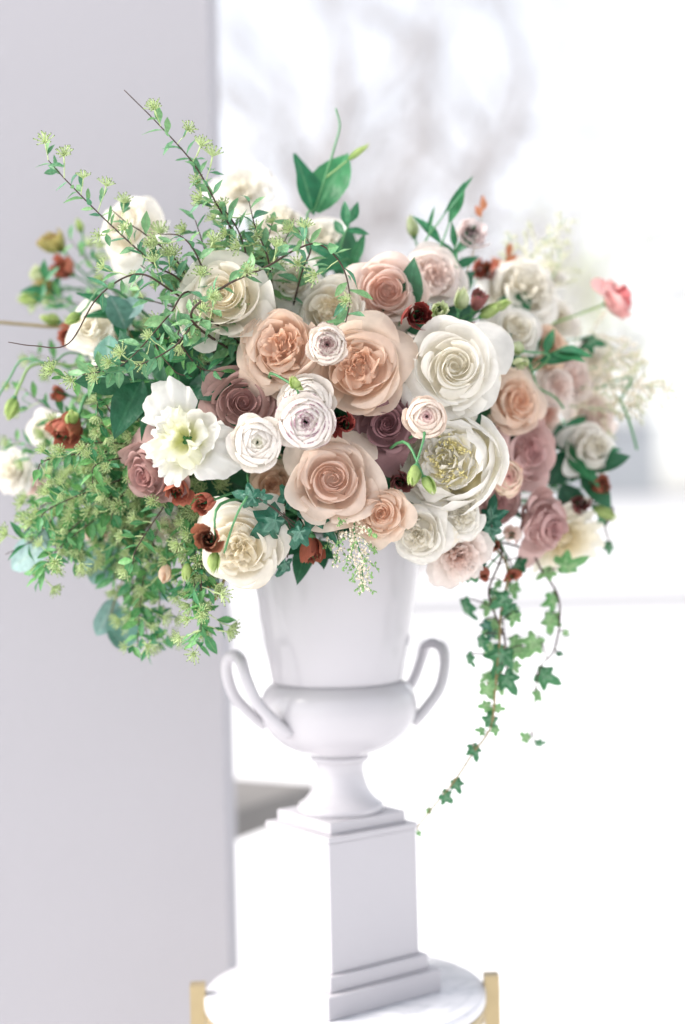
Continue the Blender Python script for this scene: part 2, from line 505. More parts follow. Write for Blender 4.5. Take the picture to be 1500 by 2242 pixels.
link('crown', new_mesh('crown', v, f, M_SPRING, False, at), sb)
h = MB(); h.tube([(0, 0, -.05), (.1, 0, 3), (0, 0, 6.5)], [.13, .1, .04], 7); h.build('trunk', M_BARK, sb)
tag(sb, 'pale yellow green young tree coming into leaf beyond the wall', 'tree')

# ------------------------------------------------------------------ table, plinth, urn
ZT = .590
tb = empty('side_table', (0, 0, 0))
m = MB(); R_T = .168
prof = [(0, ZT - .016)] + [(R_T - .003, ZT - .016), (R_T, ZT - .013), (R_T, ZT - .004), (R_T - .0012, ZT - .001), (R_T - .004, ZT), (0, ZT)]
m.lathe(prof, 96); m.build('marble_top', M_MARBLE, tb)
m = MB(); m.lathe([(R_T - .012, ZT - .03), (R_T - .002, ZT - .03), (R_T - .002, ZT - .0165), (R_T - .012, ZT - .0165), (R_T - .012, ZT - .03)], 72); m.build('ring', M_GOLD, tb)
for k in range(4):
    a = R(2 + 90 * k); c = Vector((math.cos(a), math.sin(a), 0)) * (R_T + .0075)
    m = MB(); m.box(-.009, .009, -.009, .009, 0, ZT + .012, M=Matrix.Translation(c) @ Matrix.Rotation(a, 4, 'Z'))
    m.build('leg', M_GOLD, tb, False)
m = MB(); m.lathe([(0, .16), (R_T - .002, .16), (R_T - .002, .172), (0, .172)], 64); m.build('shelf', M_GOLD, tb)
tag(tb, 'small round marble topped side table with square brass legs', 'table')

urn = empty('urn', (0, 0, ZT))
inv = Matrix.Translation((0, 0, -ZT))
TH = R(36)
RZ = Matrix.Rotation(TH, 4, 'Z')
def bevbox(name, half, z0, z1, bev, mat):
    """square block with small bevelled edges"""
    prof = [(half - bev, z0), (half, z0 + bev), (half, z1 - bev), (half - bev, z1)]
    v, f = [], []
    for hh, z in prof:
        c = bev
        for (sx, sy) in ((1, -1), (1, 1), (-1, 1), (-1, -1)):
            x, y = sx * hh, sy * hh
            # two verts per corner
            if (sx, sy) == (1, -1): q = ((x - c, y), (x, y + c))
            elif (sx, sy) == (1, 1): q = ((x, y - c), (x - c, y))
            elif (sx, sy) == (-1, 1): q = ((x + c, y), (x, y - c))
            else: q = ((x, y + c), (x + c, y))
            for a in q: v.append(RZ @ Vector((a[0], a[1], z)))
    for i in range(3):
        for k in range(8):
            f.append((i * 8 + k, i * 8 + (k + 1) % 8, (i + 1) * 8 + (k + 1) % 8, (i + 1) * 8 + k))
    f.append(tuple(reversed(range(8)))); f.append(tuple(24 + k for k in range(8)))
    o = link(name, new_mesh(name, v, f, mat, False), urn); o.matrix_parent_inverse = inv
    return o
bevbox('plinth_base', .082, ZT, .6165, .0012, M_PLINTH)
bevbox('plinth_moulding', .0715, .6165, .6345, .0012, M_PLINTH)
bevbox('plinth_block', .0640, .6345, .7830, .001, M_PLINTH)
bevbox('plinth_cap', .0655, .7830, .7900, .001, M_PLINTH)
bevbox('plinth_step', .0550, .7900, .8040, .001, M_PLINTH)
def part(name, prof, n=96):
    pts = [Vector((r, 0, z)) for r, z in prof]
    m = MB(); m.lathe(prof, n)
    o = m.build(name, M_CERAMIC, urn); o.matrix_parent_inverse = inv
    return o
def smooth_prof(pr, n=6):
    return [(p.x, p.z) for p in catmull([Vector((r, 0, z)) for r, z in pr], n)]
part('foot', [(.0, .8038), (.0505, .8038), (.0515, .806), (.0515, .810), (.050, .8125)] + smooth_prof([(.049, .813), (.042, .8185), (.0345, .829), (.030, .842), (.0285, .853), (.030, .8635)]) + [(.0, .8635)])
part('collar', [(0, .8632), (.0335, .8632), (.0355, .866), (.0355, .869), (.0335, .8718), (0, .8718)])
part('bowl', [(0, .8715)] + smooth_prof([(.033, .8715), (.052, .8765), (.072, .888), (.085, .9015), (.0925, .9175), (.0938, .931), (.0905, .945), (.084, .954), (.0788, .9575)]) + [(0, .9575)])
part('neck', [(.0, .9574), (.0775, .9574), (.0795, .963), (.0880, 1.015), (.0960, 1.07), (.1008, 1.105), (.1045, 1.122), (.107, 1.132), (.1075, 1.136), (.105, 1.138), (.101, 1.134), (.095, 1.105), (.088, 1.06)])
phi = math.atan2(-.42, -.905)
for s in (0, math.pi):
    rho = Vector((math.cos(phi + s), math.sin(phi + s), 0)); tau = Vector((-rho.y, rho.x, 0))
    pts = []
    for (rr, w, z) in ((.080, -.037, .906), (.094, -.038, .918), (.118, -.036, .944), (.129, -.031, .972), (.131, -.022, .990), (.130, -.006, .9955), (.130, .006, .9955), (.131, .022, .990), (.129, .031, .972), (.118, .036, .944), (.094, .038, .918), (.080, .037, .906)):
        pts.append(rho * rr + tau * w + Vector((0, 0, z)))
    m = MB(); cp = catmull(pts, 6); m.tube(cp, .0070, 12); o = m.build('handle', M_CERAMIC, urn); o.matrix_parent_inverse = inv
tag(urn, 'tall white glazed two handled urn on its stepped square plinth', 'urn')

fo = MB()
fo.lathe([(0, .99), (.080, .99), (.086, 1.05), (.094, 1.10), (.092, 1.13), (.08, 1.165), (.055, 1.19), (.0, 1.20)], 32)
tag(fo.build('floral_foam', M_FOAM), 'dark green foam dome filling the mouth of the urn', 'foam')

# ------------------------------------------------------------------ petals and flower kinds
def petal(r0, z0, rc, zc, rt, zt, W, t, r, nu=8, nv=7, ruf=0.0, rf=6.0, curl=0.0, spiral=0.0, bw=.25, tip=.22, wob=.02, point=0.0):
    v, f, at = [], [], []
    ph = r.uniform(0, 6.28); ph2 = r.uniform(0, 6.28); ph3 = r.uniform(0, 6.28); sk = r.uniform(-.12, .12)
    for j in range(nv + 1):
        for i in range(nu + 1):
            s = -1 + 2 * i / nu
            q = (j / nv) * (1 - tip * abs(s) ** 2.6 + point * max(0, 1 - abs(s) * 2.2))
            wf = bw + (1 - bw) * math.sin(math.pi / 2 * min(1, q / .62)) ** .85
            if q > .8: wf *= 1 - .10 * ((q - .8) / .2) ** 2
            az = s * W * wf + sk * q
            a, b_, c = (1 - q) ** 2, 2 * q * (1 - q), q * q
            rr = a * r0 + b_ * rc + c * rt
            zz = a * z0 + b_ * zc + c * zt
            if q > .7:
                k = ((q - .7) / .3) ** 2 * curl * (1 + .9 * math.sin(1.8 * s + ph3))
                rr += k * .7; zz -= k
            rv = ruf * q ** 3 * (math.sin(rf * s * 2 + ph) + .5 * math.sin(rf * 1.9 * s * 2 + ph2))
            zz += rv + wob * q * math.sin(3 * s + ph2) + wob * q * math.sin(5 * q + ph)
            rr = rr * (1 + spiral * s) + rv * .6 + wob * q * math.cos(2.5 * s + ph3)
            v.append((rr * math.cos(az), rr * math.sin(az), zz)); at.append((q, t, s * .5 + .5))
    for j in range(nv):
        for i in range(nu):
            k = j * (nu + 1) + i
            f.append((k, k + 1, k + nu + 2, k + nu + 1))
    return new_mesh('petal', v, f, PM['white'], True, at)

def lerp(a, b, t): return a + (b - a) * t
GA = 2.39996

def kind_rose(seed, style):
    """rose facing +Z, unit radius. style: 0 classic spiral heart, 1 soft open, 2 quartered garden heart, 3 cupped, 4 very full garden"""
    r = random.Random(seed); out = []
    n_in, n_mid, n_out = ((13, 8, 8), (12, 9, 8), (30, 9, 8), (14, 10, 7), (36, 10, 9))[style]
    n_in += r.randint(-1, 1); n_mid += r.randint(-1, 1)
    hr = (.34, .36, .46, .36, .52)[style] * r.uniform(.9, 1.1)          # heart radius
    hh = (.46, .38, .36, .50, .38)[style] * r.uniform(.9, 1.1)          # heart height
    off = Vector((r.gauss(0, .04), r.gauss(0, .04), 0))
    N = n_in + n_mid + n_out
    quarters = [r.uniform(0, 6.28) for _ in range(r.randint(3, 4))]
    for i in range(N):
        t = i / (N - 1)
        ang = i * GA + r.gauss(0, .22)
        if i < n_in:
            k = i / max(1, n_in - 1)
            if style in (2, 4):      # folded petals packed in groups
                ang = i * GA + r.gauss(0, .5)
                rt = hr * (.10 + .92 * (i / n_in) ** .8) * r.uniform(.85, 1.15)
                zt = hh + r.gauss(.02, .045)
                me = petal(rt * .4, hh - .17, rt * .9 + .02, hh - .09, rt, zt, r.uniform(.45, .95) * (1 + .5 * (rt < .2)), .03 + .45 * rt / hr * .8, r, 10, 7, ruf=.045, rf=r.uniform(1.5, 3.2), curl=.12 * r.uniform(-.4, 1.3), spiral=r.uniform(-.45, .45), bw=.6, tip=.12, wob=.05)
            else:
                rt = hr * (.10 + .9 * k ** .9) * r.uniform(.94, 1.06)
                zt = hh + .10 * math.sin(math.pi * k * .75) + r.gauss(0, .02)
                me = petal(rt * .6, hh - .17, rt * 1.15 + .02, hh - .08, rt, zt, r.uniform(1.2, 1.8), .02 + .4 * k, r, 12, 7, ruf=.012, rf=2.5, curl=.06 * r.uniform(.2, 1.6), spiral=.2, bw=.7, tip=.08, wob=.018)
        elif i < n_in + n_mid:
            k = (i - n_in) / n_mid
            rt = lerp(hr * 1.08, .74, k) * r.uniform(.92, 1.08)
            zt = lerp(hh + .10, .30, k) + r.gauss(0, .05)
            me = petal(.2, lerp(hh - .3, -.3, k), rt * 1.10 + .06, lerp(hh - .26, -.06, k), rt, zt, r.uniform(.85, 1.25), lerp(.45, .75, k), r, 13, 9, ruf=.02, rf=r.uniform(1.2, 2.4), curl=.17 * r.uniform(.1, 1.7), spiral=.12 * r.uniform(-.3, 1.3), bw=.45, tip=.15, wob=.045)
        else:
            k = (i - n_in - n_mid) / n_out
            rt = lerp(.84, 1.03, k) * r.uniform(.9, 1.07)
            zt = lerp(.26, .0, k) + r.gauss(0, .07)
            me = petal(.06, -.36, rt * .88, lerp(-.16, -.30, k), rt, zt, r.uniform(.66, 1.0), lerp(.78, 1, k), r, 14, 10, ruf=.022, rf=r.uniform(1.0, 2.2), curl=.22 * r.uniform(-.2, 1.7), spiral=.08 * r.uniform(-1, 1), bw=.3, tip=.16, wob=.07, point=.05 * r.uniform(-.8, 1.2))
        out.append((me, ang, t))
    return out

def kind_ranunculus(seed, n=42):
    r = random.Random(seed); out = []
    for i in range(n):
        t = i / (n - 1)
        ang = i * GA + r.gauss(0, .2)
        if t < .8:
            k = t / .8
            th = lerp(.10, 1.24, k ** 1.5)          # polar angle of the petal tip on the ball
            rad = lerp(.40, .84, k)
            rt = rad * math.sin(th); zt = rad * math.cos(th) * .8 + .03 * k
            z0 = -.38
            me = petal(.05, z0, 2 * rad - .5 * (.05 + rt), -.5 * (z0 + zt) + .06, rt, zt, lerp(1.7, .62, k ** .7) * r.uniform(.9, 1.1), t, r, 9, 9, ruf=.004, rf=3, curl=.004, spiral=.0, bw=.7, tip=.10, wob=.012)
        else:
            me = petal(.05, -.4, .78, -.30, r.uniform(.90, 1.08), r.uniform(-.02, .22), r.uniform(.52, .70), t, r, 10, 8, ruf=.014, rf=3, curl=.07 * r.uniform(0, 1.6), bw=.35, tip=.2, wob=.04)
        out.append((me, ang, t))
    return out

def kind_peony(seed):
    r = random.Random(seed); out = []
    for i in range(16):       # big cupped guard petals
        k = i / 15; t = .75 + .25 * k
        out.append((petal(.06, -.5, lerp(1.0, 1.2, k), lerp(-.2, -.42, k), lerp(.55, 1.04, k) * r.uniform(.94, 1.06), lerp(.60, .22, k) + r.gauss(0, .05), r.uniform(.6, .85), t, r, 11, 9, ruf=.03, rf=3, curl=r.uniform(-.1, .08), bw=.35, tip=.24, wob=.05, point=-.06), i * GA, t))
    for i in range(62):       # narrow ruffled inner petals
        k = i / 61; t = .05 + .6 * k
        out.append((petal(lerp(.02, .4, k), .30, lerp(.12, .66, k), .38, lerp(.05, .64, k) * r.uniform(.8, 1.15), lerp(.52, .46, k) + r.gauss(0, .08), r.uniform(.36, .62) * (1.8 if i < 16 else 1), t, r, 5, 5, ruf=.05, rf=3, curl=.08 * r.uniform(-1, 2), bw=.6, tip=.3, wob=.05), i * GA + r.gauss(0, .3), t))
    return out

def kind_ruffled(seed, n=12):
    r = random.Random(seed); out = []
    for i in range(n):
        t = i / (n - 1)
        out.append((petal(.04, -.45, lerp(.20, .62, t), lerp(.40, .05, t), lerp(.30, 1.0, t) * r.uniform(.9, 1.1), lerp(.62, .10, t) + r.gauss(0, .08), lerp(1.1, .78, t) * r.uniform(.9, 1.1), t, r, 30, 11, ruf=.06, rf=r.uniform(5, 10), curl=.2 * r.uniform(-.4, 1.5), spiral=.10 * r.uniform(-1, 1), bw=.16, tip=.12, wob=.11), (i * GA if i < 6 else (i - 6) * 2.0944 * 1.0 + (0 if i < 9 else 1.05)) + r.gauss(0, .12), t))
    return out

def kind_carnation(seed, n=40):
    r = random.Random(seed); out = []
    for i in range(n):
        t = i / (n - 1)
        out.append((petal(.04, -.45, lerp(.1, .6, t), lerp(.3, -.1, t), lerp(.10, 1.02, t) * r.uniform(.85, 1.12), lerp(.58, .08, t) + r.gauss(0, .07), lerp(.9, .6, t) * r.uniform(.8, 1.2), t, r, 14, 7, ruf=.05, rf=r.uniform(4, 7), curl=.1 * r.uniform(-.5, 1.5), spiral=.08, bw=.2, tip=.16, wob=.05), i * GA + r.gauss(0, .4), t))
    return out

def kind_lisianthus(seed, n=11, op=1.0):
    r = random.Random(seed); out = []
    for i in range(n):
        t = i / (n - 1)
        out.append((petal(.10, -1.15, lerp(.35, 1.05, t), lerp(-.2, -.55, t), lerp(.05, .86 * op, t) * r.uniform(.85, 1.15), lerp(.30, .45, t) + r.gauss(0, .10), lerp(1.2, .85, t) * r.uniform(.85, 1.15), t, r, 14, 8, ruf=.07, rf=r.uniform(3, 6), curl=.16 * r.uniform(-.2, 1.5) * op, spiral=.2, bw=.4, tip=.14, wob=.07), i * GA + r.gauss(0, .4), t))
    return out

def kind_bud(seed, n=6):
    r = random.Random(seed); out = []
    for i in range(n):
        t = i / (n - 1)
        out.append((petal(.10, -1.2, lerp(.85, 1.25, t), -.55, lerp(.08, .40, t), lerp(1.35, 1.05, t) + r.gauss(0, .1), lerp(1.1, .8, t), t, r, 7, 7, ruf=.04, rf=3, curl=.06 * t, spiral=.16, bw=.45, tip=.3, wob=.03, point=.06), i * GA, t))
    return out

def kind_fringe(seed, n=60):
    """many-petalled flat daisy-like head with long narrow petals"""
    r = random.Random(seed); out = []
    for i in range(n):
        t = i / (n - 1)
        out.append((petal(.05, -.3, lerp(.15, .6, t), lerp(.1, -.1, t), lerp(.12, 1.04, t) * r.uniform(.92, 1.08), lerp(.42, .05, t) + r.gauss(0, .04), lerp(.5, .16, t), t, r, 3, 5, curl=.04, bw=.45, tip=.2, wob=.015), i * GA, t))
    return out

def dome(h, rad):  # petal-coloured filler added under the heart petals so their gaps stay light
    n, ring = 16, 7
    v, f, at = [(0, 0, h)], [], [(.35, .15, 0)]
    for i in range(1, ring):
        q = i / (ring - 1); z = h - (h + .34) * q ** 2.6
        for k in range(n):
            a = 2 * math.pi * k / n; v.append((rad * q ** .8 * math.cos(a) * (1 if i < ring - 1 else .4), rad * q ** .8 * math.sin(a) * (1 if i < ring - 1 else .4), z)); at.append((.35, .15 + .4 * q, 0))
    for k in range(n): f.append((0, 1 + k, 1 + (k + 1) % n))
    for i in range(ring - 2):
        for k in range(n):
            b = 1 + i * n
            f.append((b + k, b + n + k, b + n + (k + 1) % n, b + (k + 1) % n))
    return new_mesh('heart_filler', v, f, PM['white'], True, at)
DOME = {'rose': dome(.26, .55), 'peony': dome(.36, .62), 'carn': dome(.15, .4), 'fringe': dome(.12, .3)}
KINDS = {
    'ran': [kind_ranunculus(s) for s in (21, 22)],
    'peony': [kind_peony(31)],
    'ruffled': [kind_ruffled(41)],
    'carn': [kind_carnation(45)],
    'lisi': [kind_lisianthus(s, 13, o) for s, o in ((51, 1), (52, .8), (53, 1.1))],
    'bud': [kind_bud(s) for s in (61, 62)],
    'fringe': [kind_fringe(71)],
}
def leaf_mesh(name, pts, fold=.12, bend=.15, nseg=6, mat=None, wave=0.0, seed=0):
    """leaf along +X, unit length; pts: (x, halfwidth) outline"""
    r = random.Random(seed)
    v, f, at = [], [], []
    for i in range(nseg + 1):
        x = i / nseg
        # halfwidth by interpolation
        for (a, wa), (b, wb) in zip(pts, pts[1:]):
            if a <= x <= b + 1e-9:
                hw = wa + (wb - wa) * ((x - a) / (b - a) if b > a else 0); break
        zc = -bend * x * x
        for s in (-1, -.5, 0, .5, 1):
            z = zc + fold * abs(s) * hw * 2 + wave * math.sin(x * 9 + s * 2 + seed) * abs(s)
            v.append((x, s * hw, z)); at.append((abs(s), x, 0))
    for i in range(nseg):
        for k in range(4):
            q = i * 5 + k
            f.append((q, q + 1, q + 6, q + 5))
    return new_mesh(name, v, f, mat, True, at)
OVAL = [(0, .02), (.12, .07), (.3, .17), (.5, .21), (.7, .17), (.88, .08), (1, .004)]
LANCE = [(0, .02), (.15, .07), (.35, .125), (.55, .13), (.8, .07), (1, .003)]
BROAD = [(0, .03), (.1, .14), (.3, .27), (.5, .29), (.7, .22), (.88, .1), (1, .004)]
ROUND = [(0, .05), (.08, .22), (.25, .40), (.45, .46), (.65, .43), (.85, .28), (.96, .12), (1, .02)]
L_SPIREA = [leaf_mesh('leaf', OVAL, .18, b, 6, M_SPIREA, .015, k) for k, b in enumerate((.1, .3, -.1))]
L_LANCE = [leaf_mesh('leaf', LANCE, .2, b, 6, M_SPIREA, .01, k) for k, b in enumerate((.2, .4))]
L_BROAD = [leaf_mesh('leaf', BROAD, .12, b, 8, M_DARK, .03, k) for k, b in enumerate((.15, .35))]
L_ROUND = [leaf_mesh('leaf', ROUND, .08, b, 9, M_EUC, .02, k) for k, b in enumerate((.1, .25))]
L_SEPAL = leaf_mesh('sepal', LANCE, .2, -.25, 5, M_MID)
def ivy_mesh(seed):
    r = random.Random(seed)
    tips = [(0, 1.0), (16, .78), (34, .52), (54, .74), (66, .74), (92, .46), (118, .56), (135, .54), (165, .34), (180, .12)]
    out = []
    ang = []
    for a, rad in tips: ang.append((a, rad * r.uniform(.92, 1.08)))
    full = ang + [(-a, rad * r.uniform(.92, 1.08)) for a, rad in reversed(ang[1:-1])]
    v = [(.0, 0, .0)]; at = [(0, 0, 0)]; n = len(full)
    for a, rad in full:
        x, y = rad * math.cos(R(a)), rad * math.sin(R(a)) * .95
        v.append((x * .5, y * .5, .05 * (abs(y) > .1))); at.append((.0 if rad > .5 else .6, 0, 0))
        v.append((x, y, -.24 * rad * rad + r.gauss(0, .04))); at.append((.7, 1, 0))
    f = []
    for k in range(n):
        a, b = 1 + 2 * k, 1 + 2 * ((k + 1) % n)
        f.append((0, a, b)); f.append((a, a + 1, b + 1, b))
    return new_mesh('leaf', [((x + .35) / 1.35, y / 1.35, z) for x, y, z in v], f, M_IVY, False, at)
L_IVY = [ivy_mesh(s) for s in (1, 2, 3)]

# calyx under a flower
cm = MB(); cm.lathe([(.0, -.55), (.09, -.53), (.15, -.45), (.17, -.37), (.12, -.30), (0, -.29)], 10)
CALYX = cm.mesh('calyx', M_STEM)

def face_dir(fx, fy, fz=1.0):
    return (Vector((1, 0, 0)) * fx + Vector((0, 0, 1)) * fy + Vector((0, -1, 0)) * fz).normalized()

FOAM_C = Vector((0, 0, 1.145))
def stem_to_foam(parent_loc, start, d, rad, mat, parent, ln=.05, aim=None):
    """curved stem from the back of a flower into the foam"""
    end = aim if aim is not None else FOAM_C + Vector((start.x * .12, start.y * .18, (start.z - 1.15) * .1))
    a = start - d * ln
    mid = a.lerp(end, .5) + Vector((0, .02, .015))
    pts = catmull([start, a, mid, end], 5)
    m = MB(); m.tube([p - parent_loc for p in pts], [rad * .8] * 4 + [rad] * (len(pts) - 4), 6)
    return m.build('stem', mat, parent)

flower_i = 0
STEM_PATH = {     # stems that show: the points they run through
    'pink ranunculus with red heart alone on a long stem': ((1262, 690, .045), (1185, 720, .03), (1090, 790, -.01)),
    'long green bud nodding on a hooked stem at the left': ((46, 838, -.10), (72, 800, -.09), (150, 800, -.07), (260, 830, -.05)),
}
def flower(kind, var, col, u, v, d, y, face, name, label, cat, group=None, depth=1.0, roll=None, sepals=0, stem=True, aim=None, stemmat=None, srad=None):
    global flower_i
    flower_i += 1
    loc = P(u, v, y)
    rad = px(d, y) / 2
    n = face_dir(*face)
    m3 = frame_z(n, roll if roll is not None else rnd.uniform(0, 6.28))
    # the head is built about its base point, so that u, v is the middle of the visible bloom
    hz = {'rose': .12, 'ran': .1, 'peony': .1, 'ruffled': .1, 'carn': .1, 'lisi': -.3, 'bud': 0, 'fringe': .1}[kind] * depth
    base = loc - n * (rad * hz)
    t = empty(name, base)
    if kind == 'rose': ps = kind_rose(1000 + flower_i * 17, var)
    elif kind == 'lisi': ps = kind_lisianthus(2000 + flower_i * 17, 13 if d > 45 else 9, (1, .8, 1.1)[var])
    elif kind == 'carn': ps = kind_carnation(3000 + flower_i * 17)
    elif kind == 'ran': ps = kind_ranunculus(4000 + flower_i * 17)
    else: ps = KINDS[kind][var % len(KINDS[kind])]
    rad *= 1.12 if kind == 'rose' else 1.06
    if kind in ('rose', 'carn'): depth *= random.Random(flower_i).uniform(.85, 1.2)
    jr = random.Random(flower_i * 13 + 5)
    squash = Matrix.Rotation(jr.uniform(0, 6), 3, 'Z'); sq = jr.uniform(.9, 1.0)
    squash = squash @ Matrix.Diagonal((1.0, sq, 1.0)) @ squash.transposed()
    for me, ang, tt in ps:
        tilt = Matrix.Rotation(jr.gauss(0, .05 if tt > .5 else .02), 3, 'Y')
        mw = Matrix.Diagonal((1, 1, 1, 1)) @ (m3 @ squash @ Matrix.Rotation(ang, 3, 'Z') @ tilt @ Matrix.Diagonal((rad, rad, rad * depth))).to_4x4()
        link('petal', me, t, mw, PM[col])
    if kind in DOME:
        link('heart_filler', DOME[kind], t, (m3 @ Matrix.Diagonal((rad, rad, rad * depth))).to_4x4(), PM[col])
    if kind == 'peony':      # tufts of yellow stamens between the inner petals
        for k in range(14):
            a = k * GA; q = .10 + .44 * jr.random(); m = MB()
            for w in range(9):
                p0 = Vector((q * math.cos(a), q * math.sin(a), .34)) + Vector((jr.gauss(0, .03), jr.gauss(0, .03), 0))
                p1 = p0 + Vector((jr.gauss(0, .05), jr.gauss(0, .05), jr.uniform(.05, .15)))
                m.tube([p0, p1], .012, 3, 0, False); m.octa(p1, .022, 0, 1.8)
            link('stamen_tuft', m.mesh('stamen_tuft', M_STAMEN), t, (m3 @ Matrix.Diagonal((rad, rad, rad * depth))).to_4x4())
    low = -.42 if kind not in ('lisi', 'bud') else -1.18
    cs = {'lisi': 1.5, 'bud': 2.0}.get(kind, 1.0)
    off = (low + .42 * cs) * rad * depth
    cal = link('calyx', CALYX, t, xf(n * off, m3, (rad * cs, rad * cs, rad * cs)))
    for k in range(sepals):
        a = 2 * math.pi * k / sepals + rnd.uniform(-.2, .2)
        dirv = (m3 @ Vector((math.cos(a) * .35, math.sin(a) * .35, 1))).normalized()
        xx = dirv; zz = (m3 @ Vector((-math.cos(a), -math.sin(a), .2))); yy = zz.cross(xx).normalized(); zz = xx.cross(yy)
        mm = Matrix((xx, yy, zz)).transposed()
        sp_ = link('sepal', L_SEPAL, cal, xf(n * (low * rad * depth) + m3 @ Vector((math.cos(a), math.sin(a), 0)) * rad * .16, mm, rad * 1.5))
        sp_.matrix_parent_inverse = xf(n * off, m3, (rad * cs, rad * cs, rad * cs)).inverted()
    if label in STEM_PATH:
        st = base + n * (low * rad * depth)
        q = catmull([st] + [P(*a) for a in STEM_PATH[label]] + [FOAM_C], 7)
        m = MB(); m.tube([p - base for p in q], .0017, 6); m.build('stem', M_STEM_L, t)
    elif stem:
        stem_to_foam(base, base + n * (low * rad * depth), n, srad or (.0028 if d > 80 else .0016), stemmat or M_STEM, t, aim=aim)
    tag(t, label, cat, group)
    return t

